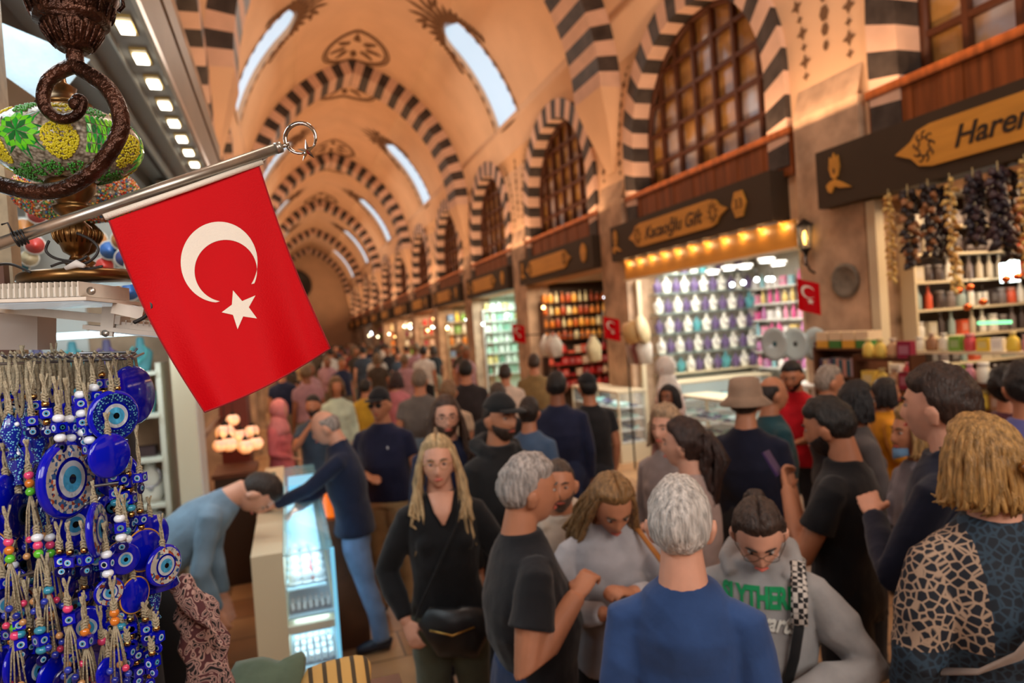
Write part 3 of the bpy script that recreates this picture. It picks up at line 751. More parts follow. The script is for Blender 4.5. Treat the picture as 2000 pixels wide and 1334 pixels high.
seq = [(4.55,1),(4.36,0),(4.17,0),(3.98,1),(3.79,3),(3.60,3),(3.41,1),(3.22,2),(3.03,2),(2.84,1),(2.65,0),(2.46,3),(2.27,1),(2.08,2),(4.26,3),(3.70,0),(3.32,2)]
for i, (y, k) in enumerate(seq):
    nm, cA, cB, n, ln, rad, sh = ds[k]
    proto(('dry', k), dried(cA, cB, n, ln, rad, sh))((5.0 if i < 14 else 5.24, y, 3.13 if i < 14 else 3.14), i*1.3, '%s dried vegetable string under the big sign, %s' % (nm, (ordw(i)+' in the front row') if i < 14 else ordw(i-14)+' behind'), 'strings of dried vegetables', random.uniform(.85,1.1))
# racks of goods: back of the spice shop and stands before it
goods('back rack of the spice shop', (5.55, WY[1]+1.78, 1.55), (1,0,0), 13, 6, .26, 1.75, [(226,226,220),(120,110,110),(190,180,160),(210,90,60),(150,170,170),(70,60,60)], (0,1,3), 'goods on the back rack of the spice shop', (0,-1), 1.15, board=cream)
goods('long stand of the spice front', (4.98, 2.3, .90), (0,1,0), 21, 4, .20, 2.3, HAR, (0,1,2), 'goods on the long stand of the spice front', (-1,0), 1.15)
goods('upper shelf of the spice front', (5.25, 2.3, 1.72), (0,1,0), 20, 1, .22, 2.3, HAR, (1,2,3,0), 'goods on the upper shelf of the spice front', (-1,0), .95, board=cream)
goods('side stand of the spice front', (4.72, 4.15, .95), (0,1,0), 4, 4, .25, .5, [(140,30,60),(226,196,90),(200,160,120),(120,60,40)], (0,2), 'goods on the side stand of the spice front', (-1,0), 1.5)
# copper ladles / lamps cluster and lit green price strips
for i, (px, py) in enumerate(((1872,568),(1895,562),(1890,600),(1920,590),(1965,545),(1988,540))):
    b = MB(); b.ball((0,0,0), (.035,.035,.03), mat('copper', srgb(214,110,60), .2, metal=1.), 12, 8); b.tube([(0,0,.02),(0,0,.14)], .004, iron, 5)
    q = b.build('copper_pot'); q.location = at(px, py, 5.6); tag(q, 'small hanging copper pot before the spice shelves', 'pot', 'hanging copper pots')
gs = mat('green_strip_light', (.3,1,.6), .4, emit=srgb(120,235,170), es=1.6)
for i, (px, py) in enumerate(((1942,630),(1940,683),(1945,737))):
    b = MB(); b.box((0,0,0), (.03,.30,.028), gs); q = b.build('strip_light'); q.location = at(px, py, 6.2); tag(q, 'green strip light along a shelf edge, %s of three' % ['topmost','middle','lowest'][i], 'light', 'green strip lights')
b = MB(); b.box((0,0,0), (.02,.17,.2), mat('square_lamp', (1,1,1), .4, emit=(.82,1,1), es=6)); q = b.build('square_lamp'); q.location = at(1972, 530, 6.4); tag(q, 'square white lamp glowing inside the spice shop', 'lamp')
for i, (x0, c) in enumerate(((1500,(70,120,130)),(1540,(90,90,80)),(1580,(150,100,110)))):
    p_ = at(x0+14, 672, 6.75); b = MB(); M = frame(p_, (-LX[0]*0+.6,-.8,0), (0,0,1)); b.lathe([(.0,.0),(.06,.0),(.10,.02),(.125,.035),(.125,.042),(.09,.03),(0,.012)], cmat((186,200,200),'gloss'), 24, M=M @ Matrix.Scale(1.35,4,(0,1,0))); b.lathe([(.0,.016),(.07,.016)], cmat(c,'gloss'), 20, M=M)
    tag(b.build('painted_plate'), '%s centred plate standing on the stall left of the bookcase' % CN(c), 'plate', 'painted plates on the stall')
case('display_case', 'white plate stall between the jewellery front and the bookcase', (5.05,5.62), (5.4,6.25), .9, 1.35, 1, None, TR, 0, fm=white_p)
# easel of pale towels and baskets in the middle distance
def jar_lamp(): pass
b = MB(); b.tube([(0,0,0),(.0,0,.22)], [.16,.15], cmat((224,190,130),'plain'), 16); b.lathe([(.2,.22),(.2,.26),(.0,.27)], cmat((226,206,160),'plain'), 18)
q = b.build('woven_basket'); q.rotation_euler = (R(78),0,R(40)); q.location = at(1225,652,9.5); tag(q, 'pale woven basket tipped on its side above the towel stand', 'basket')
for i, (px, py, d, c) in enumerate([(1180,700,9.6,(206,196,190)),(1205,705,9.5,(160,110,110)),(1232,700,9.4,(222,214,204)),(1010,665,13.0,(226,222,214)),(1040,668,12.8,(214,200,190)),(1062,662,12.6,(226,226,222)),(1160,668,11,(206,190,150)),(1140,700,11,(190,190,186))]):
    b = MB(); b.tube([(0,0,0),(0,0,-.18),(.02,0,-.42)], [(.02,.03),(.13,.05),(.10,.05)], cmat(c), 10, side=(1,0,0)); q = b.build('hanging_towel'); q.location = Vector((4.70, 10.1+.28*i, 1.97)) if i in (0,1,2,6,7) and False else ((lambda v: Vector((4.70 if d < 12 else 4.75, v.y, 1.97 if d < 12 else 2.01)))(at(px, py-18, d))); tag(q, '%s towel hanging on the stand before the fronts, place %s' % (CN(c), ORD[i+1]), 'towel', 'towels hung before the middle fronts')

for x, y0, y1, zt, lab in ((4.70, 8.9, 12.1, 1.98, 'nearer'), (4.75, 12.4, 16.4, 2.02, 'farther')):
    b = MB(); b.tube([(x,y0,zt),(x,y1,zt)], .012, iron, 8)
    for y in (y0, y1): b.tube([(x,y,0),(x,y,zt)], .014, iron, 8)
    tag(b.build('towel_rail'), '%s towel rail standing before the middle fronts' % lab, 'rail')
# ------------------------------------------------------------------ people
def sst(a, b, x): t = np.clip((x-a)/(b-a), 0, 1); return t*t*(3-2*t)
def head_pts(n, k, hair=None, female=False, nose=1.0):
    """points of a head (forward +y, centre at eye height) as (verts, faces); hair(d) gives the outward offset of a hair cap"""
    th = np.linspace(0, PI, k+1)[:, None]; ph = np.linspace(0, 2*PI, n, endpoint=False)[None, :]
    d = np.stack([np.sin(th)*np.cos(ph), np.sin(th)*np.sin(ph), np.cos(th)*np.ones_like(ph)], -1)
    x, y, z = d[..., 0], d[..., 1], d[..., 2]
    rx = .0735; X = x*rx; Y = y*np.where(y > 0, .096, .104); Z = z*np.where(z > 0, .122, .118)
    lo = np.clip(-z, 0, 1); X = X*(1-(.34 if female else .27)*lo**1.6)*(1+.05*np.clip(z, 0, 1)); Y = Y*(1-.30*lo**1.5*np.clip(-y*1.2+.2, 0, 1)); Y = Y+.022*lo**2*np.clip(y+.4, 0, 1)
    fr = np.clip(y, 0, 1)**.5*(y > 0)
    G = lambda cx, cz, sx, sz: np.exp(-((np.abs(X)-cx)/sx)**2-((Z-cz)/sz)**2)
    nz = np.exp(-(X/(.0085+.006*sst(0., -.04, Z)))**2)*sst(.03, -.034, Z)*sst(-.052, -.038, Z)
    f = .023*nose*nz - .010*G(.030, .006, .014, .013) + .005*np.exp(-((Z-.030)/.010)**2)*np.exp(-(X/.05)**2) + .005*G(.0, -.062, .022, .008) - .004*G(0, -.064, .024, .003) + .006*G(0, -.100, .02, .014) + .004*G(.042, -.022, .018, .018) - .004*G(.05, -.06, .014, .02)
    Y = Y + f*fr
    if hair is not None:
        h = hair(x, y, z); r = np.sqrt(X*X+Y*Y+Z*Z)+1e-9; X, Y, Z = X*(1+h/r), Y*(1+h/r), Z*(1+h/r)
    P = np.stack([X, Y, Z], -1).reshape(-1, 3)
    fc = [(i*n+j, (i+1)*n+j, (i+1)*n+(j+1) % n, i*n+(j+1) % n) for i in range(k) for j in range(n)]
    return P, fc
def nz3(P, s, seed=0.):
    return np.array([mnoise.noise(Vector((p[0]*s+seed, p[1]*s+seed, p[2]*s))) for p in P.reshape(-1, 3)]).reshape(P.shape[:-1])
def zline(y, front=.50, back=-.72, mid=-.02):
    return np.interp(y, [-1, -.35, .02, .16, .40, .75, 1], [back, back+.20, mid, mid+.30, front-.10, front, front+.03])
def hair_cap(T=.014, front=.50, back=-.72, mid=-.02, bald=False, lump=.25, part=None):
    def f(x, y, z):
        m = sst(-.08, .20, z-zline(y, front, back, mid))
        if bald: m = m*sst(.62, .35, z)*sst(.45, .1, y)
        D = np.stack([x, y, z], -1); lum = 1+lump*nz3(D, 3.2, T*100)+lump*.6*nz3(D, 9, T*50)
        if part is not None: lum = lum*(1-.55*np.exp(-((x-part)/.05)**2)*(z > .2))
        return -.006 + (T*(.50+.50*sst(-.55,.15,z))+.006)*m*lum
    return f
def remeshed(mb, vox, name, m, parent, smooth=3, wr=0., ws=9., seed=0., ball=None):
    me = mb.mesh('tmp'); o = bpy.data.objects.new('tmp', me); COL.objects.link(o)
    r = o.modifiers.new('r', 'REMESH'); r.mode = 'VOXEL'; r.voxel_size = vox; r.adaptivity = 0
    if smooth: q = o.modifiers.new('s', 'SMOOTH'); q.iterations = smooth; q.factor = .5
    dg = bpy.context.evaluated_depsgraph_get(); out = bpy.data.meshes.new_from_object(o.evaluated_get(dg))
    bpy.data.objects.remove(o); bpy.data.meshes.remove(me); out.name = name
    if wr:
        n = len(out.vertices); P = np.empty(n*3); out.vertices.foreach_get('co', P); P = P.reshape(-1, 3)
        Nn = np.empty(n*3); out.vertices.foreach_get('normal', Nn); Nn = Nn.reshape(-1, 3)
        a = np.array([mnoise.noise(Vector((p[0]*ws+seed, p[1]*ws, p[2]*ws*1.7+p[0]*4))) for p in P]); b = 1-2*np.abs(np.array([mnoise.noise(Vector((p[0]*ws*.7+seed+5, p[1]*ws*.7, p[2]*ws*1.1-abs(p[0])*6))) for p in P]))
        P = P + Nn*((a*.6+b*.6)*wr)[:, None]; out.vertices.foreach_set('co', P.reshape(-1))
    out.materials.clear(); out.materials.append(m); out.polygons.foreach_set('use_smooth', [True]*len(out.polygons)); out.update()
    return link(name, out, parent)

ARM = {'down': ((.210,-.03,1.12), (.222,.05,.87)), 'down2': ((.220,-.05,1.12), (.235,.0,.87)), 'belly': ((.245,-.01,1.14), (.05,.21,1.12)), 'phone': ((.225,.07,1.14), (.06,.27,1.27)), 'low': ((.235,.02,1.13), (.13,.24,1.05)),
       'reach': ((.20,.24,1.26), (.15,.49,1.20)), 'reach_low': ((.20,.18,1.18), (.12,.42,1.08)), 'chin': ((.18,.19,1.19), (.03,.16,1.40)), 'chest': ((.20,.14,1.17), (.10,.23,1.38)), 'point': ((.25,.14,1.20), (.16,.38,1.26)), 'pocket': ((.27,-.07,1.14), (.20,.05,.93)), 'bag': ((.24,.0,1.14), (.12,.18,.99))}
def hand_mb(b, w, d, pn, s, curl, thumb_side):
    """palm, four fingers and thumb; w wrist, d pointing direction, pn palm normal"""
    d = Vector(d).normalized(); pn = Vector(pn); pn = (pn-d*d.dot(pn)).normalized(); u = d.cross(pn)*thumb_side; w = Vector(w)
    b.tube([w-d*.01*s, w+d*.03*s, w+d*.07*s, w+d*.095*s], [(.025*s,.018*s),(.036*s,.016*s),(.040*s,.014*s),(.034*s,.011*s)], None, 10, side=u)
    for i, ln in enumerate((.068,.078,.073,.056)):
        base = w+d*.088*s+u*(.029-.0195*i)*s; c = curl*(1+.12*i); p = [base]; a = c*.5; cur = base
        for sg, q in ((.45,1),(.30,2),(.25,2.6)):
            dd = d*math.cos(a)+pn*math.sin(a); cur = cur+dd*ln*sg*s; p.append(cur); a += c*.85
        b.tube(p, [.0095*s,.009*s,.008*s,.006*s], None, 8)
    t0 = w+d*.022*s+u*.026*s; td = (d*.62+u*.62+pn*.35*(.3+curl)).normalized(); td2 = (d*.85+u*.1+pn*.45*(.3+curl)).normalized()
    b.tube([t0, t0+td*.035*s, t0+td*.035*s+td2*.03*s, t0+td*.035*s+td2*.055*s], [.014*s,.0115*s,.0105*s,.007*s], None, 8)

SKIN = {'fair': (216,158,132), 'tan': (186,124,92), 'brown': (140,88,62), 'dark': (96,60,44)}
NP = [0]
def person(label, px, py, h=1.72, Z=None, rel=0., skin='fair', hair=(60,42,30), style='short', shirt=(40,40,46), sleeve='long', pants=(50,54,64), shorts=False, arms=('down','down'),
           lean=0., yaw=0., pitch=0., roll=0., female=False, fat=1.0, hem=.90, vox=None, shoes=(34,32,32), walk=0., group=None, legs=True, curl=.35, neck=None, face=None, hat=None, glasses=False, beard=None,
           collar=None, wr=.005, size=1.0, loc=None, jacket=None, armsc=1.0, hoodie=False, hairT=None, front=None, twist=0., bend_legs=0., cat='person', cuff=None, hatcol=(30,30,34)):
    """one standing figure; px, py = pixel of the top of the head, h its height above the floor, rel = heading from the line of sight (0 back to the lens)"""
    NP[0] += 1; seed = NP[0]*3.7
    d = LX*((px-1000)/F) + LY*((py-667)/F) + LZ
    if loc is None:
        if Z is None: top = on_z(px, py, h); Z = (top-CAMLOC).dot(LZ)
        top = at(px, py, Z); h = top.z; loc = Vector((top.x, top.y, 0))
    az = math.degrees(math.atan2(d.x, d.y)); s = h/1.752*(1.0)
    if lean: s = h/(1.752 - .80*(1-math.cos(R(lean))))
    s *= size; 
    root = thing('person', label, cat, tuple(loc), -R(az+rel), group)
    far = Z is None or Z > 4.2
    if vox is None: vox = .0065 if Z < 2.7 else .008 if Z < 4 else .011 if Z < 6.5 else .018
    skm = cmat(SKIN[skin], 'skin'); sh = cmat(shirt); wf = .93 if female else 1.0; w = wf*fat
    if lean:   # a leaning figure keeps its head above the given point: shift the base back
        off = math.sin(R(lean))*.72*s; a = R(az+rel); root.location.x -= math.sin(a)*off; root.location.y -= math.cos(a)*off
    Ls = Matrix.Translation((0,0,.95)) @ Matrix.Rotation(R(-lean), 4, 'X') @ Matrix.Translation((0,0,-.95)); Tw = Matrix.Rotation(R(-twist), 4, 'Z')
    def U(p): p = Vector(p); p = Tw @ (Ls @ p) if p.z > .93 else p; return p*s
    def UF(p): return (Tw @ (Ls @ Vector(p)))*s
    HM = Matrix.Scale(s, 4) @ Tw @ Ls @ Matrix.Translation((0,.0,1.515)) @ Euler((R(-pitch), R(roll), R(-yaw)), 'YXZ').to_matrix().to_4x4() @ Matrix.Translation((0,.028,.118))
    side = (Tw @ Vector((1,0,0)))
    shx = .166*wf*(1+(fat-1)*.5)
    # ---- arm paths
    arms_p = []
    for sx, a in ((-1, arms[0]), (1, arms[1])):
        e, wv = ARM[a] if isinstance(a, str) else a
        sho = U((sx*shx, -.005, 1.385)); el = U((sx*e[0]*(1+(fat-1)*.6), e[1], e[2])); wr_ = UF((sx*wv[0], wv[1], wv[2])); arms_p.append((sx, sho, el, wr_, a))
    # ---- skin body
    b = MB()
    b.tube([U((0,-.01,1.0)), U((0,-.005,1.2)), U((0,-.01,1.38)), U((0,-.012,1.44)), U((0,-.012,1.475)), U((0,.0,1.53)), U((0,.012,1.58))], [tuple(q*s*1.0 for q in r) for r in ((.13*w,.09),(.125*w,.09),(.14*w,.085),(.11*w,.07),(.068,.064),(.060,.060),(.054,.058))], None, 16, side=side)
    P, fc = head_pts(44 if vox < .009 else 28, 36 if vox < .009 else 24, None, female); b.add([HM @ Vector(p) for p in P], fc, None, True)
    for sx in (-1, 1):
        M = HM @ Matrix.Translation((sx*.079, -.008, -.020)) @ Euler((R(-12), R(sx*14), R(-sx*20))).to_matrix().to_4x4(); b.tube([M @ Vector((0,0,-.032)), M @ Vector((sx*.004,0,-.015)), M @ Vector((sx*.006,-.003,.012)), M @ Vector((0,-.004,.034))], [(.008*s,.011*s),(.010*s,.018*s),(.011*s,.023*s),(.008*s,.014*s)], None, 10, side=HM.to_3x3() @ Vector((1,0,0)))
    for sx, sho, el, wp, a in arms_p:
        m1 = sho.lerp(el, .5); m2 = el.lerp(wp, .35)
        k_ = armsc*(.9 if female else 1)
        b.tube([sho, m1, el, m2, wp], [.046*s*k_, .046*s*k_, .040*s*k_, .041*s*k_, .026*s*k_], None, 12)
        fw = (wp-el).normalized(); inw = Vector((-sx, .25, 0)) if (isinstance(a, str) and a.startswith('down')) or fw.z < -.8 else Vector((0, -.3, -1)) if abs(fw.z) < .6 else Vector((-sx*.3, -1, .2))
        hand_mb(b, wp, fw if fw.z < .5 else fw+Vector((-sx*.3,.1,0)), inw, s*(.94 if female else 1), curl, 1 if inw.cross(fw).dot(Vector((sx,0,0))) > 0 else -1)
    if shorts or hem < .5:
        for sx in (-1, 1):
            b.tube([Vector(q)*s for q in ((sx*.085,0,.88),(sx*.095,.0,.50),(sx*.10,-.015+walk*sx*.5,.30),(sx*.10,-.01+walk*sx,.07))], [.078*s*fat,.056*s,.052*s,.034*s], None, 12)
    remeshed(b, vox, 'body', skm, root, 2)
    # ---- shirt
    b = MB(); f = .020*s if jacket is None else .03*s
    belly = .125+.05*(fat-1)*4*.25
    rr = [(.165*w+.012,.118),(.172*w,.122),(.152*w if female else .165*w,.108*fat),(.158*w,belly*fat),(.170*w,.122*fat),(.172*w,.112),(.146*w,.092),(.098,.076),(.067,.064)]
    zz = [hem, .95, 1.06, 1.16, 1.27, 1.36, 1.42, 1.462, 1.492]
    if hem < .85: rr[0] = (.175*w+.05*(1-hem), .13+.05*(1-hem))
    if hoodie: rr[-1] = (.082,.078)
    b.tube([U((0, (.02 if z < 1.2 else 0)*(fat-1)*5, z)) for z in zz], [(q[0]*s+f*.35, q[1]*s+f*.35) for q in rr], None, 22, side=side)
    if female:
        for sx in (-1, 1): b.ball(U((sx*.075,.085,1.265)), (.062*s,.05*s,.062*s), None, 12, 8)
    for sx, sho, el, wp, a in arms_p:
        m1 = sho.lerp(el, .5); top_ = sho+(sho-el).normalized()*.01; r0 = .058*s
        if sleeve == 'long': b.tube([top_+Vector((-sx*.04*s,0,.0)), sho, m1, el, el.lerp(wp,.5), el.lerp(wp,.93)], [r0*.95, r0, .055*s*armsc, .050*s*armsc, .045*s*armsc, .036*s], None, 14)
        elif sleeve == 'short': e2 = sho.lerp(el, .57); b.tube([top_+Vector((-sx*.04*s,0,0)), sho, m1, e2], [r0*.95, r0, (.060*s*armsc), (.064*s*armsc)], None, 14)
        elif sleeve == 'elbow': e2 = el.lerp(wp, .35); b.tube([top_+Vector((-sx*.04*s,0,0)), sho, m1, el, e2], [r0*.95, r0, .060*s, .056*s, .054*s], None, 14)
    if hoodie: b.tube([U((-.085,.07,1.44)), U((-.11,-.0,1.475)), U((-.09,-.085,1.49)), U((0,-.12,1.50)), U((.09,-.085,1.49)), U((.11,.0,1.475)), U((.085,.07,1.44))], [.022*s,.03*s,.045*s,.055*s,.045*s,.03*s,.022*s], None, 10)
    if collar: 
        for sx in (-1, 1): b.tube([U((0,-.072,1.50)), U((sx*.055,-.05,1.505)), U((sx*.072,.01,1.49)), U((sx*.045,.075,1.455))], [.014*s,.015*s,.016*s,.012*s], None, 8)
    shirt_o = remeshed(b, vox*1.15, 'shirt' if not jacket else 'jacket', sh, root, 3, wr*s, 8, seed)
    # ---- trousers
    if legs:
        b = MB(); pm = cmat(pants); pr = 1.0*fat
        b.tube([Vector((0,0,z))*s for z in (.86,.93,1.02,1.05)], [(.165*w*s,.115*s*pr),(.170*w*s,.118*s*pr),(.155*w*s,.105*s*pr),(.15*w*s,.10*s*pr)], None, 18, side=(1,0,0))
        for sx in (-1, 1):
            yk = walk*sx
            path = [(sx*.078,0,.92),(sx*.09,0,.75),(sx*.098,.01+yk*.5,.49),(sx*.10,-.012+yk*.8,.28),(sx*.102,-.01+yk,.075)]; rad = [.098*pr,.092*pr,.070,.064,.062]
            if shorts: path = path[:2]+[(sx*.097,.005,.55)]; rad = rad[:2]+[.092]
            b.tube([Vector(q)*s for q in path], [q*s for q in rad], None, 14)
        remeshed(b, vox*1.3, 'trousers' if not shorts else 'shorts', pm, root, 3, wr*s*.9, 8, seed+9)
        if far or True:
            for sx in (-1, 1):
                b = MB(); y0 = walk*sx; b.tube([Vector(q)*s for q in ((sx*.102,-.075+y0,.045),(sx*.103,-.03+y0,.062),(sx*.105,.05+y0,.050),(sx*.108,.12+y0,.036),(sx*.108,.165+y0,.028))], [(.030*s,.040*s),(.040*s,.055*s),(.042*s,.044*s),(.044*s,.034*s),(.028*s,.024*s)], cmat(shoes,'plain'), 12, side=(1,0,0)); b.build('shoe', parent=root)
    # ---- hair
    hm = cmat(hair, 'hair'); NH = (56, 40) if vox < .009 else (30, 22)
    if style:
        T = hairT or {'short':.013,'thick':.021,'curly':.034,'bald':.008,'buzz':.006,'long':.020,'bob':.028,'bun':.015,'pony':.016}.get(style, .014)
        fn = hair_cap(T, front=front or {'thick':.50,'buzz':.60,'long':.66,'short':.56}.get(style, .60), back=-.64 if style in ('short','thick','buzz','bald') else -.80 if style == 'curly' else -.95, mid=-.06 if style in ('long','bob','pony','bun','curly') else .14, bald=style == 'bald', lump=.75 if style == 'curly' else .3, part=0.0 if style in ('pony','bun','long') and female else None)
        P, fc = head_pts(*NH, fn, female); b = MB(); b.add([HM @ Vector(p) for p in P], fc, hm, True)
        rs = random.Random(int(seed))
        def lock(pts, r, k=7):
            q = [Vector(p) for p in pts]; out = []
            for i in range(k):
                u = i/(k-1)*(len(q)-1); j = min(int(u), len(q)-2); out.append(q[j].lerp(q[j+1], u-j)+Vector((rs.uniform(-1,1), rs.uniform(-1,1), 0))*.006)
            b.tube([HM @ p for p in out], [r*s*a for a in np.interp(np.linspace(0,1,k), [0,.2,.8,1], [.6,1,.9,.15])], hm, 7)
        if style == 'long':
            for i in range(120):
                sx = -1 if i % 2 else 1; a = rs.uniform(0, 1); L_ = rs.uniform(.26,.42)
                lock([(sx*.02,.03-a*.05,.118),(sx*(.07+.012*a),.03-a*.09,.05),(sx*(.084+.024*rs.random()),.028-a*.10,-.05),(sx*(.086+.050*rs.random()),.035-a*.12,-.15),(sx*(.075+.085*rs.random()),.075-a*.18,-L_*.8),(sx*(.07+.085*rs.random()),.085-a*.18,-L_)], .0105)
        if style == 'bob':
            for i in range(90):
                a = rs.uniform(.30, 1.0)*PI*(1 if i % 2 else -1); x0, y0 = math.sin(a), math.cos(a); L_ = rs.uniform(.085,.125)
                lock([(x0*.05,y0*.06,.11),(x0*.088,y0*.10-.01,.05),(x0*.10,y0*.105-.01,-.04),(x0*.11,y0*.115-.01,-.10),(x0*.100+rs.uniform(-.025,.025),y0*.105+rs.uniform(-.02,.02),-L_)], .0095)
        if style == 'pony':
            for i in range(16): lock([(0,-.10,.05),(rs.uniform(-.02,.02),-.15,.05),(rs.uniform(-.04,.04),-.17-rs.uniform(0,.04),-.08),(rs.uniform(-.05,.05),-.15,-.22),(rs.uniform(-.04,.04),-.13,-.36)], .017)
        if style == 'bun': b.ball(HM @ Vector((0,-.125,.03)), (.045*s,.04*s,.045*s), hm, 12, 8)
        b.build('hair', parent=root, fix=False)
    if beard:
        def bf(x, y, z): 
            m = sst(.05, -.12, z-np.interp(y, [-1,.1,.45,1], [-1,-.15,-.28,-.42]))*(y > 0); D = np.stack([x,y,z], -1); return -.005+(.011+.003*nz3(D, 9))*m
        P, fc = head_pts(*NH, bf, female); b = MB(); b.add([HM @ Vector(p) for p in P], fc, cmat(beard, 'hair'), True); b.build('beard', parent=root, fix=False)
    # ---- face
    if face is None: face = vox < .012 and abs(((rel+yaw+180) % 360)-180) > 50
    if face:
        b = MB(); w_ = MB(); lip = MB()
        for sx in (-1, 1):
            w_.ball(HM @ Vector((sx*.030,.0765,.006)), (.0125*s,.0125*s,.0062*s), cmat((168,150,140),'plain'), 10, 8, M=HM.to_3x3().normalized())
            w_.ball(HM @ Vector((sx*.030,.0860,.006)), (.0062*s,.0045*s,.0055*s), cmat((34,24,20),'plain'), 8, 6, M=HM.to_3x3().normalized())
            b.tube([HM @ Vector((sx*.012,.0935,.024)), HM @ Vector((sx*.030,.0925,.031)), HM @ Vector((sx*.048,.078,.026))], [.003*s,.0042*s,.002*s], cmat(tuple(int(c*.6) for c in hair) if style else (60,44,34),'hair'), 6)
        lip.tube([HM @ Vector((-.022,.0885,-.064)), HM @ Vector((0,.1005,-.062)), HM @ Vector((.022,.0885,-.064))], [(.002*s,.003*s),(.005*s,.0075*s),(.002*s,.003*s)], cmat(tuple(int(c*k) for c, k in zip(SKIN[skin], (.92,.62,.62))),'skin'), 8)
        w_.build('eyes', parent=root); b.build('eyebrows', parent=root); lip.build('lips', parent=root)
    if glasses:
        b = MB(); gm = cmat((60,50,40) if glasses != 'gold' else (190,150,90), 'metal')
        for sx in (-1, 1):
            b.tube([HM @ Vector((sx*.031+.024*math.cos(a),.104,.005+.019*math.sin(a))) for a in [2*PI*i/16 for i in range(16)]], .0010*s, gm, 5, closed=True)
            b.tube([HM @ Vector((sx*.055,.102,.010)), HM @ Vector((sx*.078,.05,.010)), HM @ Vector((sx*.080,-.01,.006))], .0015*s, gm, 5)
        b.tube([HM @ Vector((-.008,.106,.008)), HM @ Vector((.008,.106,.008))], .0015*s, gm, 5)
        g = b.build('eyeglasses', parent=root)
        if glasses == 'sun':
            b = MB()
            for sx in (-1, 1): b.ball(HM @ Vector((sx*.031,.103,.005)), (.025*s,.004*s,.020*s), cmat((14,14,18),'gloss'), 12, 8, M=HM.to_3x3().normalized())
            b.build('lens', parent=g)
    if hat == 'cap':
        b = MB(); hc = cmat(hatcol); T = .020
        P, fc = head_pts(36, 26, lambda x, y, z: np.where(z > .30, T*sst(.30,.42,z), -.012)); b.add([HM @ Vector(p) for p in P], fc, hc, True)
        vs = []; n = 14
        for t in (0, 1):
            for i in range(n+1):
                a = PI*(.12+.76*i/n); vs += [HM @ Vector((.074*math.cos(a),.065+.045*math.sin(a),.055-.004*t)), HM @ Vector((.082*math.cos(a),.07+.115*math.sin(a),.040-.004*t+.006*abs(math.cos(a))))]
        k_ = 2*(n+1); fs = [(2*i,2*i+1,2*i+3,2*i+2) for i in range(n)]+[(k_+2*i,k_+2*i+2,k_+2*i+3,k_+2*i+1) for i in range(n)]+[(2*i+1,k_+2*i+1,k_+2*i+3,2*i+3) for i in range(n)]
        b.add(vs, fs, hc, True); b.ball(HM @ Vector((0,-.005,.142)), .007*s, hc, 8, 6); b.build('cap', parent=root)
    if hat == 'bucket':
        b = MB(); hc = cmat(hatcol); M = HM @ Matrix.Translation((0,-.004,.0))
        b.lathe([(.0,.155),(.06,.152),(.085,.14),(.094,.09),(.100,.045),(.102,.04),(.15,-.005),(.148,-.010),(.098,.032),(.09,.03)], hc, 26, M=M @ Matrix.Scale(1.12, 4, (0,1,0))); b.build('hat', parent=root)
    if hat == 'hijab':
        b = MB(); hc = cmat(hatcol)
        def hj(x, y, z): m = sst(.42, .62, np.sqrt(x*x*1.25+(z+.1)**2*.62)+(y < 0.25)*1.0); return -.012+.032*m
        P, fc = head_pts(36, 28, hj); b.add([HM @ Vector(p) for p in P], fc, hc, True)
        b.tube([U((0,.0,1.56)), U((0,.01,1.49)), U((0,.0,1.42)), U((0,.0,1.33))], [(.075*s,.085*s),(.10*s,.10*s),(.17*s,.12*s),(.18*s,.13*s)], hc, 16, side=side); b.build('headscarf', parent=root, fix=False)
    root['_s'] = s
    return root, U, UF, HM, s
def add(root, b, name, label=None, m=None, fix=True):
    o = b.build(name, m, parent=root, fix=fix)
    if label: o['label'] = label
    return o

from mathutils.bvhtree import BVHTree
def drape(tb, target, off):
    """lay lettering on the front of a garment"""
    bvh = BVHTree.FromPolygons([v.co for v in target.data.vertices], [tuple(p.vertices) for p in target.data.polygons])
    for i, v in enumerate(tb.v):
        hit = bvh.ray_cast(Vector((v[0], 1.0, v[2])), Vector((0,-1,0)))
        if hit[0] is not None: tb.v[i] = (v[0], hit[0].y+off+(v[1]), v[2])
    return tb
def garment(r): return [c for c in r.children if c.name.startswith(('shirt','jacket'))][0]
# ------------------------------------------------------------------ the people near the lens
DEN = (120,146,178)
def strap(root, U, pts, w, col, name='strap', t=.006, mt=None):
    b = MB(); b.tube([U(p) for p in pts], [(w, t)]*len(pts), mt or cmat(col), 8, side=(1,0,.3)); return add(root, b, name)
r, U, UF, HM, s = person('white haired man in a plain blue long sleeved top, seen from behind in front', 1322, 943, Z=1.80, rel=4, skin='fair', hair=(196,190,184), style='short', hairT=.015, shirt=(46,74,124), pants=(50,60,80), arms=('down2','down2'), fat=.86, curl=.4, wr=.007)
r, U, UF, HM, s = person('young woman in a grey hoodie with green lettering, looking down at her hands', 1474, 942, Z=2.2, rel=186, female=True, skin='fair', hair=(58,42,34), style='pony', shirt=(150,148,148), pants=(46,48,54), arms=(((.30,.05,1.16),(.10,.26,1.14)),'down'), pitch=34, yaw=-8, hoodie=True, curl=.9, fat=1.12, wr=.008, armsc=1.35, glasses=True)
M = Matrix.Translation(U((0,.165,1.235))) @ Euler((R(84),0,R(180))).to_matrix().to_4x4()
gm_ = cmat((24,138,84),'cloth'); 
def bent(tb, k, yo):      # lettering follows the chest
    for i, v in enumerate(tb.v): tb.v[i] = (v[0], v[1]-k*(v[0])**2+yo, v[2])
    return tb
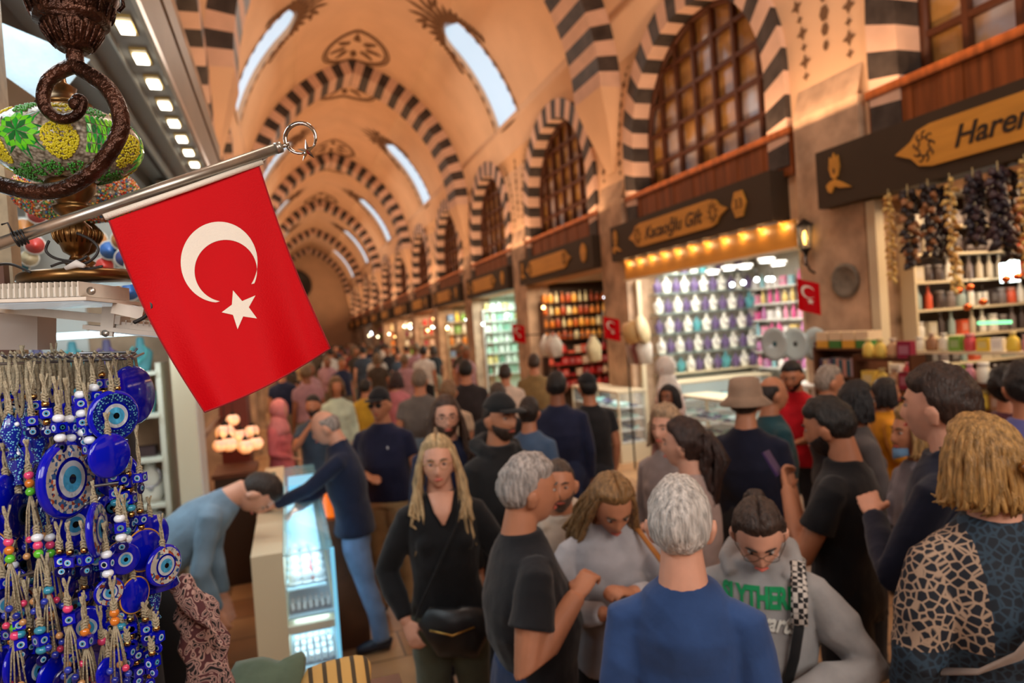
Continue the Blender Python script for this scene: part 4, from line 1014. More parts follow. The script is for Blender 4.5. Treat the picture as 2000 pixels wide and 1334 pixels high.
tb = drape(text_mesh('SLYTHERIN', .082, Matrix.Translation((-.012,.0,1.385*s)) @ Euler((R(90),0,R(180))).to_matrix().to_4x4() @ Matrix.Scale(.62, 4, (1,0,0)), gm_, 0, .002, .0035, space=.95), garment(r), .003); add(r, tb, 'chest_lettering', 'green block letters')
tb = drape(text_mesh('Hogwarts', .066, Matrix.Translation((0,.0,1.315*s)) @ Euler((R(90),R(4),R(180))).to_matrix().to_4x4() @ Matrix.Scale(.8, 4, (1,0,0)), cmat((214,214,206)), .35, .003, .0015), garment(r), .004); add(r, tb, 'chest_script', 'pale script lettering')
ck = mat('checker_strap', (.02,.02,.02), .8); n_ = ck.node_tree; c_ = n_.nodes.new('ShaderNodeTexChecker'); c_.inputs['Scale'].default_value = 70; t_ = n_.nodes.new('ShaderNodeTexCoord'); n_.links.new(t_.outputs['Object'], c_.inputs[0]); c_.inputs[1].default_value = (.6,.55,.5,1); c_.inputs[2].default_value = (.01,.01,.012,1); n_.links.new(c_.outputs[0], n_.nodes['Principled BSDF'].inputs[0])
strap(r, U, [(-.125,-.06,1.475),(-.125,.03,1.485),(-.13,.11,1.42),(-.125,.145,1.32)], .026*s, (20,20,22), 'checked_strap', .008, ck)
strap(r, U, [(-.125,.145,1.32),(-.105,.165,1.22),(-.07,.165,1.10),(-.05,.16,1.0)], .016*s, (20,20,22), 'black_strap')
b = MB(); b.box((0,0,0), (.06,.004,.09), cmat((225,220,226),'paint'), rot=(0,R(22),0)); o = add(r, b, 'name_badge', 'white badge'); o.location = U((.10,.175,1.03))
b = MB(); b.tube([U((-.05,.28,1.12)), U((-.055,.25,1.02)), U((-.04,.2,.93))], .009*s, cmat((22,22,24)), 8); b.tube([U((-.04,.2,.93)), U((-.03,.19,.80)), U((.0,.18,.78)), U((.06,.17,.86))], .004*s, cmat((200,196,190),'metal'), 6); add(r, b, 'key_strap')
r, U, UF, HM, s = person('long haired blonde woman in glasses and black jacket with a black shoulder bag', 852, 853, Z=3.15, rel=178, female=True, skin='fair', hair=(186,156,114), style='long', shirt=(18,18,21), pants=(86,92,78), arms=(((.27,.0,1.13),(.27,.05,.90)),((.27,-.02,1.13),(.20,.12,.93))), yaw=4, glasses='gold', hem=.92, fat=1.06, curl=.6, wr=.007, armsc=1.15)
b = MB(); b.tube([U((0,.074,1.500)), U((0,.118,1.42)), U((0,.135,1.36))], [(.062*s,.012*s),(.040*s,.012*s),(.006*s,.006*s)], cmat(SKIN['fair'],'skin'), 12, side=(1,0,0)); add(r, b, 'neckline')
strap(r, U, [(-.11,-.05,1.48),(-.10,.05,1.49),(-.06,.13,1.36),(.06,.17,1.15),(.13,.17,1.02),(.16,.16,.95)], .006*s, (16,16,18), 'bag_strap')
b = MB(); b.tube([U((.12,.17,.97)), U((.02,.2,.89)), U((-.08,.2,.88)), U((-.18,.17,.93))], [(.05*s,.03*s),(.12*s,.05*s),(.13*s,.055*s),(.05*s,.03*s)], cmat((20,20,23),'plain', rough=.4), 12, side=(0,0,1)); bg_ = add(r, b, 'handbag'); b = MB(); b.tube([U((.10,.245,.93)), U((.0,.262,.90)), U((-.1,.25,.92))], .004*s, cmat((190,150,80),'metal'), 6); o = b.build('gilt_chain', parent=bg_)
r, U, UF, HM, s = person('stocky grey haired man in a black T-shirt, in profile with a raised hand', 1008, 893, Z=2.36, rel=76, skin='tan', hair=(160,150,144), style='thick', hairT=.017, shirt=(25,25,29), sleeve='short', pants=(40,58,92), arms=('down',((.235,-.08,1.13),(.18,.13,1.30))), fat=1.22, curl=1.1, wr=.008, hem=.86, armsc=1.25, pitch=6)
r, U, UF, HM, s = person('man in a cream hooded top with a blue mask, beside the grey haired man', 1088, 897, Z=2.95, rel=168, skin='tan', hair=(74,58,48), style='buzz', shirt=(198,180,162), pants=(52,50,54), arms=('down','down'), yaw=12, hoodie=True, hem=.80, beard=(90,70,60), fat=1.05, wr=.007)
b = MB(); b.tube([U((-.17,.16,1.22)), U((-.19,.2,1.12)), U((-.19,.18,1.02))], [(.02*s,.004),(.035*s,.004),(.018*s,.004)], cmat((168,196,224)), 10, side=(1,0,0)); add(r, b, 'hanging_mask', 'light blue paper mask')
b = MB(); b.prism([(-.03,0),(.03,0),(0,.045)], .003, Matrix.Translation(U((-.08,.19,.93))) @ Euler((R(90),0,R(180))).to_matrix().to_4x4(), cmat((110,36,40))); add(r, b, 'printed_triangle')
r, U, UF, HM, s = person('woman with long light brown hair looking down into a tan handbag', 1176, 897, Z=2.6, rel=172, female=True, skin='tan', hair=(134,98,58), style='long', shirt=(172,168,172), pants=(24,24,28), arms=(((.25,.08,1.18),(.04,.26,1.30)),((.25,.06,1.16),(.06,.24,1.22))), pitch=38, yaw=-8, curl=.9, wr=.008, armsc=1.2)
b = MB(); lm = cmat((168,104,38),'cloth', rough=.5)
b.tube([U((-.09,.29,1.27)), U((-.10,.29,1.22)), U((-.10,.28,1.10)), U((-.10,.27,1.01))], [(.10*s,.04*s),(.125*s,.06*s),(.13*s,.07*s),(.11*s,.05*s)], lm, 16, side=(1,0,0)); hb = add(r, b, 'handbag', 'tan leather handbag'); b = MB(); b.tube([U((-.20,.27,1.26)), U((-.19,.2,1.36)), U((-.12,.06,1.465)), U((-.11,-.05,1.47))], [(.012*s,.005*s)]*4, lm, 8, side=(1,0,0)); b.build('bag_strap', parent=hb)
b = MB(); b.tube([U(q) for q in ((.075,.235,1.235),(.085,.25,1.22),(.09,.23,1.19))], .006, cmat((200,150,80),'metal'), 6); add(r, b, 'bracelet')
r, U, UF, HM, s = person('woman in a pale top with a long dark wavy ponytail, in profile to the left', 1342, 822, Z=3.25, rel=-76, female=True, skin='fair', hair=(52,32,26), style='pony', hairT=.024, shirt=(186,160,152), pants=(60,52,50), arms=('down','low'), sleeve='elbow', hem=.86, fat=1.05)
b = MB(); rs_ = random.Random(5)
for i in range(26):
    q = [HM @ Vector((rs_.uniform(-.05,.05), -.09-rs_.uniform(0,.05), .05-.085*j+rs_.uniform(-.01,.01))) for j in range(6)]; b.tube(q, [.012*s,.017*s,.018*s,.016*s,.013*s,.003*s], cmat((52,32,26),'hair'), 6)
add(r, b, 'loose_ponytail', fix=False)
person('older woman with short blonde hair and a taupe jacket behind the ponytailed woman', 1302, 795, Z=3.85, rel=-150, female=True, skin='fair', hair=(170,140,110), style='bob', shirt=(150,134,130), pants=(70,66,66), arms=('belly','down'), fat=1.1, hem=.80)
r, U, UF, HM, s = person('man in a sand bucket hat and navy polo shirt, seen from behind', 1452, 748, Z=4.0, rel=12, skin='tan', hair=(50,40,34), style='short', shirt=(18,22,44), sleeve='short', pants=(46,46,52), arms=('down','down'), hat='bucket', hatcol=(150,124,104), fat=1.15, hem=.84)
r, U, UF, HM, s = person('dark haired bearded man in a black T-shirt and shorts holding a phone, in profile', 1640, 776, Z=2.92, rel=-72, skin='tan', hair=(26,20,18), style='thick', hairT=.018, shirt=(24,24,28), sleeve='short', pants=(22,22,26), shorts=True, arms=(((.22,.10,1.12),(.07,.22,1.35)),'low'), beard=(30,22,20), fat=1.14, pitch=14, curl=1.0, wr=.007, hem=.84, armsc=1.1)
b = MB(); b.box((0,0,0), (.065,.01,.12), cmat((70,46,96),'plain'), rot=(R(-30),0,0)); o = add(r, b, 'phone', 'purple phone'); o.location = UF((-.02,.30,1.45))
r, U, UF, HM, s = person('tall brown haired man in a dark navy jacket, in profile at the right', 1848, 743, Z=2.35, rel=-72, skin='fair', hair=(50,32,24), style='thick', hairT=.022, shirt=(20,24,44), pants=(22,22,28), arms=(((.24,.10,1.14),(.02,.24,1.26)),'down'), collar=True, jacket=1, curl=.8, wr=.006, size=1.02)
b = MB(); b.tube([U(q) for q in ((-.045,.225,1.245),(-.03,.24,1.25),(-.01,.225,1.25))], .01, cmat((190,186,180),'metal'), 8); add(r, b, 'wristwatch')
r, U, UF, HM, s = person('blonde woman with a hair clip and a dark patterned jacket, at the right edge', 1928, 822, Z=1.92, rel=-32, female=True, skin='fair', hair=(168,128,74), style='bob', hairT=.020, shirt=(30,40,52), pants=(150,156,168), arms=('down','down'), yaw=-22, hem=.62, fat=1.2, jacket=1, armsc=1.35, wr=.007)
pj = bpy.data.materials.new('patterned_jacket'); pj.use_nodes = True; nt = pj.node_tree; N = nt.nodes.new; L = nt.links.new; bs = nt.nodes['Principled BSDF']; bs.inputs['Roughness'].default_value = .8
tc = N('ShaderNodeTexCoord'); vo = N('ShaderNodeTexVoronoi'); vo.feature = 'DISTANCE_TO_EDGE'; vo.inputs['Scale'].default_value = 40; L(tc.outputs['Object'], vo.inputs[0]); rp = N('ShaderNodeValToRGB'); L(vo.outputs[0], rp.inputs[0])
rp.color_ramp.elements[0].position = .06; rp.color_ramp.elements[0].color = (*srgb(176,150,128), 1); rp.color_ramp.elements[1].position = .13; rp.color_ramp.elements[1].color = (*srgb(22,28,40), 1)
rp2 = N('ShaderNodeValToRGB'); L(vo.outputs[0], rp2.inputs[0]); rp2.color_ramp.elements[0].position = .05; rp2.color_ramp.elements[0].color = (*srgb(44,66,84), 1); rp2.color_ramp.elements[1].position = .16; rp2.color_ramp.elements[1].color = (*srgb(20,30,42), 1)
sx_ = N('ShaderNodeSeparateXYZ'); L(tc.outputs['Object'], sx_.inputs[0]); cmpn = N('ShaderNodeMath'); cmpn.operation = 'LESS_THAN'; cmpn.inputs[1].default_value = -.10; L(sx_.outputs[0], cmpn.inputs[0])
g2 = N('ShaderNodeMath'); g2.operation = 'GREATER_THAN'; g2.inputs[1].default_value = 1.20; L(sx_.outputs[2], g2.inputs[0]); g3 = N('ShaderNodeMath'); g3.operation = 'MULTIPLY'; L(cmpn.outputs[0], g3.inputs[0]); L(g2.outputs[0], g3.inputs[1])
mx = N('ShaderNodeMix'); mx.data_type = 'RGBA'; L(g3.outputs[0], mx.inputs[0]); L(rp2.outputs[0], mx.inputs[6]); L(rp.outputs[0], mx.inputs[7]); L(mx.outputs[2], bs.inputs['Base Color'])
for c in r.children:
    if c.name.startswith('jacket'): c.data.materials[0] = pj
b = MB(); b.tube([HM @ Vector(q) for q in ((-.03,-.135,.02),(.0,-.155,.0),(.03,-.15,-.03),(.02,-.14,-.06))], [.016,.022,.02,.01], cmat((150,90,30),'gloss'), 8); add(r, b, 'hair_clip', 'tortoiseshell clip')
strap(r, U, [(.05,.07,1.45),(.06,-.04,1.51),(.055,-.135,1.45),(.04,-.18,1.36),(.0,-.20,1.28),(-.08,-.195,1.20),(-.16,-.165,1.15),(-.21,-.10,1.12)], .021*s, (150,134,124), 'bag_strap', .006)
r, U, UF, HM, s = person('older blonde woman in a grey shirt with a blue mask under her chin', 1792, 797, Z=3.2, rel=-120, female=True, skin='tan', hair=(150,116,70), style='bob', shirt=(122,116,124), pants=(22,22,24), arms=('down','low'), sleeve='elbow', collar=True, hem=.82)
b = MB(); b.tube([HM @ Vector((-.055,.06,-.085)), HM @ Vector((0,.105,-.10)), HM @ Vector((.055,.06,-.085))], [(.004,.018),(.005,.026),(.004,.018)], cmat((110,150,190)), 10, side=(0,1,0)); add(r, b, 'mask')
# middle distance, left group
r, U, UF, HM, s = person('man in a black cap, sunglasses and navy polo with a hand at his waist', 742, 760, Z=5.3, rel=-158, skin='tan', hair=(60,54,50), style='short', shirt=(22,26,54), sleeve='short', pants=(186,156,112), arms=('down','belly'), hat='cap', hatcol=(24,24,28), glasses='sun', fat=1.18, curl=.3, walk=.04)
b = MB(); b.ball(U((-.085,.145,1.32)), (.008*s,.004*s,.012*s), cmat((220,220,226)), 8, 6); add(r, b, 'shirt_crest')
person('bald man in a navy jacket and blue jeans leaning over the glass counter', 646, 797, Z=4.75, rel=-84, skin='fair', hair=(150,140,134), style='bald', shirt=(24,34,60), pants=(110,136,176), arms=('reach','reach_low'), lean=9, pitch=14, jacket=1, collar=True, shoes=(40,48,66), walk=.12, fat=1.05, hem=.84)
person('long haired bearded young man in round glasses and a navy and red jacket', 868, 776, Z=4.15, rel=176, skin='fair', hair=(70,48,36), style='long', shirt=(22,30,60), pants=(40,42,56), arms=('down','down'), beard=(80,56,44), glasses=True, jacket=1, collar=True)
person('man in a black cap and black hooded top with a yellow neckline', 968, 773, Z=3.75, rel=142, skin='tan', hair=(40,32,28), style='short', shirt=(26,26,28), pants=(30,30,34), arms=('down','down'), hat='cap', hatcol=(24,25,27), hoodie=True, beard=(60,44,36), fat=1.14)
person('woman in a blue denim jacket with a dark hair bun, from behind', 1030, 778, Z=5.1, rel=18, female=True, skin='tan', hair=(38,28,24), style='bun', shirt=(70,90,118), pants=(40,44,60), arms=('down','down'))
person('broad man in a dark navy shirt, seen from behind in mid hall', 1085, 727, Z=5.6, rel=8, skin='brown', hair=(22,18,18), style='short', shirt=(26,32,60), pants=(36,46,76), arms=('down','down'), fat=1.2, hem=.80)
person('man in a black cap and black polo shirt beside the low glass case', 1148, 732, Z=5.9, rel=-24, skin='tan', hair=(24,20,20), style='short', shirt=(28,28,32), sleeve='short', pants=(40,42,50), arms=('down','down'), hat='cap', hatcol=(26,26,30), fat=1.08)
person('man in a grey T-shirt and denim shorts walking away', 818, 722, Z=7.4, rel=5, skin='tan', hair=(120,104,90), style='short', shirt=(104,100,98), sleeve='short', pants=(96,116,136), shorts=True, arms=('down2','down2'), fat=1.25)
person('man in a dark brown coat walking away beyond the capped man', 908, 704, Z=8.2, rel=0, skin='tan', hair=(24,20,18), style='short', shirt=(42,36,38), pants=(30,30,34), fat=1.2, hem=.75)
person('man in a white shirt walking away beside the dark coated man', 985, 712, Z=8.6, rel=4, skin='tan', hair=(50,40,34), style='short', shirt=(206,186,170), pants=(80,96,120), fat=1.15)
person('man in an olive shirt walking away down the hall', 1042, 692, Z=9.2, rel=3, skin='tan', hair=(60,44,34), style='short', shirt=(134,110,70), pants=(60,54,46), fat=1.2, hem=.82)
person('bald man in a dark shirt in front of the white shirted man', 970, 748, Z=5.9, rel=10, skin='tan', hair=(70,56,46), style='buzz', shirt=(34,34,38), pants=(40,40,46), fat=1.05)
person('fair haired boy in a beige T-shirt walking away', 874, 744, Z=6.6, rel=8, skin='tan', hair=(130,96,66), style='short', shirt=(196,170,144), sleeve='short', pants=(90,84,76))
person('woman in a pink headscarf and long pink coat by the counter', 540, 782, Z=7.5, rel=120, female=True, skin='fair', hair=None or (60,40,30), style=None, shirt=(222,116,120), pants=(110,90,96), hat='hijab', hatcol=(226,140,140), hem=.35, arms=('down','low'))
person('young man in a slate T-shirt with a hand at his mouth', 612, 772, Z=7.0, rel=-160, skin='tan', hair=(34,26,22), style='short', shirt=(58,74,92), sleeve='short', pants=(50,54,60), arms=('down','chin'), beard=(40,30,26))
person('woman in a white top with a mint scarf walking towards the stalls', 655, 738, Z=8.6, rel=170, female=True, skin='tan', hair=(120,90,60), style='bob', shirt=(190,206,186), pants=(190,180,166))
person('person in a yellow top and dark trousers in the crowd', 712, 742, Z=9.2, rel=20, skin='tan', hair=(30,26,24), style='short', shirt=(200,160,50), pants=(24,24,28))
person('person with a rose pink scarf in the crowd', 772, 728, Z=9.6, rel=10, female=True, skin='fair', hair=(50,30,30), style='bob', shirt=(196,120,130), pants=(60,46,50))
# right of the middle
person('balding man in a dark teal polo beside the man in red', 1500, 737, Z=4.6, rel=64, skin='tan', hair=(40,28,24), style='bald', hairT=.014, shirt=(26,66,76), sleeve='short', pants=(40,40,46), arms=('down','down'), fat=1.1)
person('bearded shop assistant in a bright red T-shirt looking down', 1548, 701, Z=5.5, rel=-168, skin='tan', hair=(24,20,20), style='short', shirt=(206,22,40), sleeve='short', pants=(40,40,44), arms=('belly','low'), beard=(24,20,20), pitch=18)
person('grey haired man in a navy jacket, in profile to the right', 1612, 716, Z=5.0, rel=70, skin='tan', hair=(150,136,124), style='short', shirt=(24,30,50), pants=(34,34,40), arms=('down','down'), fat=1.15)
person('dark haired woman in a grey cardigan behind the bearded man', 1664, 748, Z=4.0, rel=62, female=True, skin='brown', hair=(20,18,22), style='bob', hairT=.02, shirt=(78,72,72), pants=(40,40,44), arms=('low','low'))
person('black haired woman in a mustard top, in profile to the right', 1722, 740, Z=5.1, rel=72, female=True, skin='tan', hair=(24,16,18), style='bob', hairT=.016, shirt=(222,150,30), sleeve='elbow', pants=(220,200,180), arms=('low','low'))
person('grey haired man partly hidden behind the tall man', 1822, 736, Z=4.3, rel=60, skin='tan', hair=(120,106,96), style='short', shirt=(80,70,66), pants=(40,40,44))
person('black haired person in a maroon top at the far right', 1965, 722, Z=4.2, rel=-10, female=True, skin='tan', hair=(18,16,18), style='curly', shirt=(80,40,48), pants=(30,30,34))
person('dark haired man in a lavender blue shirt at the right edge', 2002, 712, Z=3.4, rel=-20, skin='tan', hair=(24,20,22), style='thick', shirt=(92,92,150), pants=(40,40,50), fat=1.15)
person('woman in black with dark hair looking out between the shoppers', 1308, 752, Z=6.0, rel=-150, female=True, skin='brown', hair=(24,18,20), style='bob', hairT=.015, shirt=(150,110,104), pants=(40,40,44))
person('woman in a white coat and white headscarf beside the glass case', 1302, 698, Z=7.6, rel=-60, female=True, skin='tan', style=None, shirt=(220,196,190), pants=(190,180,176), hat='hijab', hatcol=(226,220,214), hem=.55)
# clerk bending over the counter
person('shop clerk in a light blue shirt bending over the counter', 502, 898, Z=3.95, rel=96, skin='fair', hair=(48,36,30), style='short', shirt=(112,136,156), pants=(176,170,156), arms=('reach_low','reach_low'), lean=55, pitch=24, vox=.009, fat=1.08, size=.97)

# ------------------------------------------------------------------ the packed crowd further down the hall
protos = []
rs = random.Random(11)
for i in range(12):
    fem = i % 3 == 1
    r = person('', 700, 690, Z=14, rel=0, female=fem, skin=rs.choice(['fair','tan','brown']), hair=rs.choice([(30,24,22),(60,44,34),(120,96,70),(20,18,20)]), style='bob' if fem else rs.choice(['short','short','buzz']),
        shirt=[(40,40,46),(196,190,182),(30,40,70),(150,60,50),(90,80,70),(60,70,84),(180,150,110),(24,24,26),(110,120,130),(170,130,140),(70,60,50),(210,206,200)][i], sleeve=rs.choice(['short','long']), pants=rs.choice([(40,46,66),(30,30,34),(120,110,92)]), vox=.024, fat=1.08, face=False)[0]
    protos.append(r)
SHN = ['charcoal','white','navy','russet','brown','slate','sand','black','grey','mauve','umber','ivory']
placed = []; left = list(range(12)); cnt = 0
for row in range(26):
    Y = 9.5+row*1.45+(row*row)*.022
    for j in range(6):
        x = .15+.93*j+rs.uniform(-.28,.28)
        if x > 4.45: continue
        if row < 3 and (j in (2, 3) or rs.random() < .4): continue
        if any(abs(x-a)+abs(Y-c) < .62 for a, c in placed): continue
        placed.append((x, Y)); i = rs.randrange(12); rz = rs.choice([0, PI])+rs.uniform(-.6,.6); sc = rs.uniform(.93,1.06)
        depth = 'just past the middle group' if row < 5 else 'part way down the hall' if row < 13 else 'far down the hall'
        lab = 'visitor in %s in crowd %s, %s' % (SHN[i], depth, ['by the left side','left of centre','right of centre','by the right side'][min(3, int(x/1.2))])
        if i in left: left.remove(i); o = protos[i]; o.location = (x, Y, 0); o.rotation_euler = (0,0,rz); o['label'] = lab; o['group'] = 'crowd filling the hall'; o.scale = (sc*o_ for o_ in (1,1,1)) if False else (sc, sc, sc)
        else: dup(protos[i], (x, Y, 0), rz, lab, 'crowd filling the hall', sc)
for i in left:
    protos[i].location = (1+i*.3, 50, 0); protos[i]['label'] = 'visitor in a %s top at the far end of the hall' % SHN[i]; protos[i]['group'] = 'crowd filling the hall'
# ------------------------------------------------------------------ the near stall on the left
fasc = mat('stall_fascia', srgb(150,138,122), .5, noise=.08, nscale=3); soff = mat('stall_soffit', srgb(160,158,152), .45); lip_m = mat('soffit_trim', srgb(205,200,190), .3, metal=.4)
b = MB()
b.box2((-.74, .2, 3.20), (-.34, 5.35, 3.42), fasc); b.box2((-.74, .2, 3.42), (-.375, 5.35, 3.50), stone); b.box2((-.74, .2, 3.50), (-.35, 5.35, 3.62), fasc); b.box2((-.74, .2, 3.62), (-.39, 5.35, 3.86), stone)
b.box2((-2.6, .2, 3.195), (-.345, 5.3, 3.199), soff); b.box2((-.352, .2, 3.175), (-.338, 5.35, 3.21), lip_m); b.box2((-.47, .2, 3.178), (-.462, 5.3, 3.2), lip_m); b.box2((-.56, .2, 3.13), (-.545, 5.3, 3.2), soff); b.box2((-.60, .2, 3.16), (-.58, 5.3, 3.2), darkwall)
for i in range(4): b.box2((-.75-.4*i, .2, 3.12), (-.70-.4*i, 5.0, 3.2), soff)
struct(b.build('trim_%d' % tn)); tn += 1
def led():
    o = thing('ceiling_light', '', 'light'); b = MB(); b.box((0,0,-.006), (.040,.075,.012), mat('led_face', (1,1,1), .4, emit=(1,.93,.78), es=7)); b.build('diffuser', parent=o)
    b = MB(); b.box((0,0,.004), (.052,.135,.012), cmat((226,196,120),'plain')); b.build('plate', parent=o); return o  # yellow of the plate paints in the warm spill round the light
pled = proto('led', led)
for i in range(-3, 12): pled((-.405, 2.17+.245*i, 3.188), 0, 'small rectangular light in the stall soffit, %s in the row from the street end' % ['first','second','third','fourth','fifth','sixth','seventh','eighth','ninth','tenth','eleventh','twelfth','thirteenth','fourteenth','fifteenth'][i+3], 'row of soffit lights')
# pennant with printed tulips and plates deep in the stall
b = MB(); M = frame(at(62, 118, 1.75), (.95,-.2,-.15), (0,.1,1)); b.prism([(-.12,.10),(.14,.02),(.06,-.12),(-.09,-.03)], .003, M, cmat((176,196,206)))
for q in range(3):
    a = q*2.1; b.prism([(.0+.055*math.cos(t)*1.1,-.005+.035*math.sin(t)) if q == 0 else (.0+.04*math.cos(t)*(1-.3*q),-.005+.022*math.sin(t)) for t in [PI/8*k for k in range(16)]], .001, M @ Matrix.Translation((0,0,-.002*(q+1))), cmat([(46,86,140),(180,200,210),(160,60,60)][q]))
tag(b.build('printed_pennant'), 'pale pennant with a blue oval motif hanging high in the stall', 'pennant')

# ---- left shop: shelves of white busts against its far side wall
Ys = 4.98
shc = mat('stall_shelf', srgb(206,200,182), .5)
for j, z in enumerate((1.0, 1.24, 1.52, 1.79, 2.05)):
    b = MB(); b.box2((-2.55, Ys-.36, z-.02), (-.76, Ys-.01, z), shc); tag(b.build('stall_shelf'), '%s cream shelf in the stall with white busts' % ['lowest','second','middle','fourth','topmost'][j], 'shelf', 'cream shelves of the near stall')
    n = 9
    if j in (0, 1, 3, 4):
        for i in range(n):
            x = -.86-.185*i; pb_ = [pb_w, pb_w, pb_t][random.randrange(3)] if j != 4 else [pb_t, pb_v][i % 2]
            pb_((x, Ys-.2, z), random.uniform(-.3,.3), '%s necklace bust, %s from the hall on the %s shelf of the near stall' % ({pb_w:'white', pb_t:'teal', pb_v:'dark blue'}[pb_], ordw(i), ['lowest','second','middle','fourth','topmost'][j]), 'busts of the near stall', [1.0,1.15,1,.95,.9][j])
    else:
        for i in range(8): 
            f = proto(('g',(70,52,56),4), pack((70,52,56),4)); f((-.9-.2*i, Ys-.16, z), 0, 'dark folded scarf, %s from the hall on the middle shelf of the near stall' % ordw(i), 'folded scarves of the near stall', 1.0)
for i, x in enumerate((-.75, -1.35, -1.95)):
    b = MB(); b.box2((x-.015, Ys-.34, .9), (x+.015, Ys-.01, 2.1), shc); tag(b.build('shelf_upright'), 'cream upright between the stall shelves, %s from the hall' % ['first','second','third'][i], 'upright', 'uprights of the near stall')
b = MB(); b.box2((-2.4, Ys-.40, 2.28), (-.8, Ys-.37, 2.31), mat('cool_strip', (.8,.95,1), .4, emit=(.62,.9,1), es=5)); tag(b.build('strip_light'), 'cool white strip light over the stall shelves', 'light')
area('stall_shelf_light', (-1.5, Ys-.55, 2.25), 1.6, .1, 14, (.72,.92,1.0), (R(-25),0,0))
b = MB(); b.box2((-2.5, 3.4, .0), (-.8, 3.9, .86), cream); b.box2((-2.5, 3.4, .87), (-.8, 3.9, 1.0), gtint); tag(b.build('stall_counter'), 'tinted glass topped counter inside the near stall', 'counter')
b = MB(); b.box2((-.66, 4.50, 0), (-.54, 4.84, 3.18), cream); b.box2((-.542, 4.52, 0), (-.535, 4.82, 3.18), white_p); b.box2((-.64,4.84,0), (-.56,4.90,3.18), darkwall); tag(b.build('stall_post'), 'cream post at the far corner of the near stall', 'post')
# lamps of the next shop
def glow_lamp(col, r):
    def f():
        o = thing('mosaic_hanging_lamp', '', 'lamp'); b = MB(); m = mat('glow_mosaic_%d' % col[1], (1,1,1), .3, emit=srgb(*col), es=1.2)
        if 'Voronoi Texture' not in m.node_tree.nodes:
            nt = m.node_tree; v = nt.nodes.new('ShaderNodeTexVoronoi'); v.inputs['Scale'].default_value = 26; t = nt.nodes.new('ShaderNodeTexCoord'); rr = nt.nodes.new('ShaderNodeValToRGB'); nt.links.new(t.outputs['Object'], v.inputs[0]); nt.links.new(v.outputs['Color'], rr.inputs[0])
            rr.color_ramp.elements[0].color = (*srgb(*col), 1); rr.color_ramp.elements[1].color = (*srgb(255,190,90), 1); e = rr.color_ramp.elements.new(.3); e.color = (*srgb(200,60,20), 1); nt.links.new(rr.outputs[0], m.node_tree.nodes['Principled BSDF'].inputs['Emission Color'])
        b.ball((0,0,0), (r,r,r*.9), m, 16, 12); b.build('globe', parent=o); b = MB(); b.lathe([(r*.5,r*.8),(r*.3,r*1.1),(r*.1,r*1.3),(.004,r*1.6),(.004,r*3)], iron, 10); b.lathe([(.0,-r*1.15),(r*.35,-r*.85)], iron, 10); b.build('mount', parent=o); return o
    return f
for i, (px, py, d, c, r) in enumerate([(440,845,6.2,(255,120,40),.085),(470,852,6.5,(255,150,70),.075),(492,842,6.9,(250,110,60),.07),(448,868,6.0,(255,90,30),.07),(480,872,6.3,(255,150,70),.075),(500,866,6.6,(255,120,40),.07),(455,820,6.4,(255,200,140),.06),(430,870,5.8,(255,150,70),.06)]):
    proto(('gl', c), glow_lamp(c, .08))(tuple(at(px, py, d)), 0, 'glowing orange mosaic lamp in the next stall, %s of the cluster' % ['first','second','third','fourth','fifth','sixth','topmost','lowest'][i], 'glowing lamps of the next stall', r/.08)
b = MB(); b.box2((-.70, 5.9, 3.0), (-.62, 8.6, 3.06), wc); b.box2((-.70, 5.9, 1.45), (-.66, 8.6, 1.49), wc); tag(b.build('lamp_rail'), 'wooden rail behind the glowing lamps', 'rail')
b = MB(); b.box2((-.70, 6.72, 0), (-.36, 7.3, .98), darkwall); b.box2((-.72,6.70,.98),(-.34,7.32,1.02), wc); tag(b.build('lamp_stall_table'), 'dark table under the glowing lamps', 'table')
b = MB(); b.box2((-.68, 7.4, 0), (-.42, 8.1, 1.78), cmat((110,40,22),'plain')); tag(b.build('lamp_cabinet'), 'red brown cabinet behind the glowing lamps', 'cabinet')

# ---- glass counter with trays of silver
ct = thing('glass_counter', 'long counter with cream end panel and blue lit glass case', 'counter', (-.03, 5.2, 0)); O = Vector(ct.location)
b = MB(); b.box2((-.255-O.x, 3.85-O.y, 0), (-.095-O.x, 6.6-O.y, 1.05), cream); b.build('end_panel', parent=ct)
b = MB(); b.box2((-.095-O.x, 3.88-O.y, 0), (.16-O.x, 6.6-O.y, .36), cream); b.box2((-.095-O.x, 3.86-O.y, .60), (.165-O.x, 6.6-O.y, .64), cream); b.build('plinth', parent=ct)
gl_in = mat('case_lining', srgb(180,222,240), .4)
b = MB(); b.box2((-.09-O.x, 3.90-O.y, .37), (.15-O.x, 6.58-O.y, .385), gl_in); b.box2((-.09-O.x, 3.90-O.y, .66), (.15-O.x, 6.58-O.y, .675), gl_in); b.box2((-.09-O.x, 3.95-O.y, .80), (.12-O.x, 6.58-O.y, .81), gl_in); b.build('shelves', parent=ct)
b = MB(); b.box2((-.095-O.x, 3.85-O.y, .36), (.165-O.x, 3.857-O.y, 1.03), glass); b.box2((.16-O.x, 3.86-O.y, .36), (.167-O.x, 6.6-O.y, 1.0), gtint); b.box2((-.095-O.x, 3.86-O.y, 1.02), (.165-O.x, 6.6-O.y, 1.035), gtint); b.build('glass_panes', parent=ct)
b = MB(); edge = mat('lit_glass_edge', srgb(120,190,220), .2, emit=srgb(110,190,225), es=.9); b.box2((.158-O.x, 3.85-O.y, .34), (.175-O.x, 6.6-O.y, .365), edge); b.box2((.15-O.x, 3.848-O.y, .36), (.17-O.x, 3.87-O.y, 1.03), edge); b.build('lit_edges', parent=ct)
wl = mat('silver_white', srgb(226,236,240), .35)
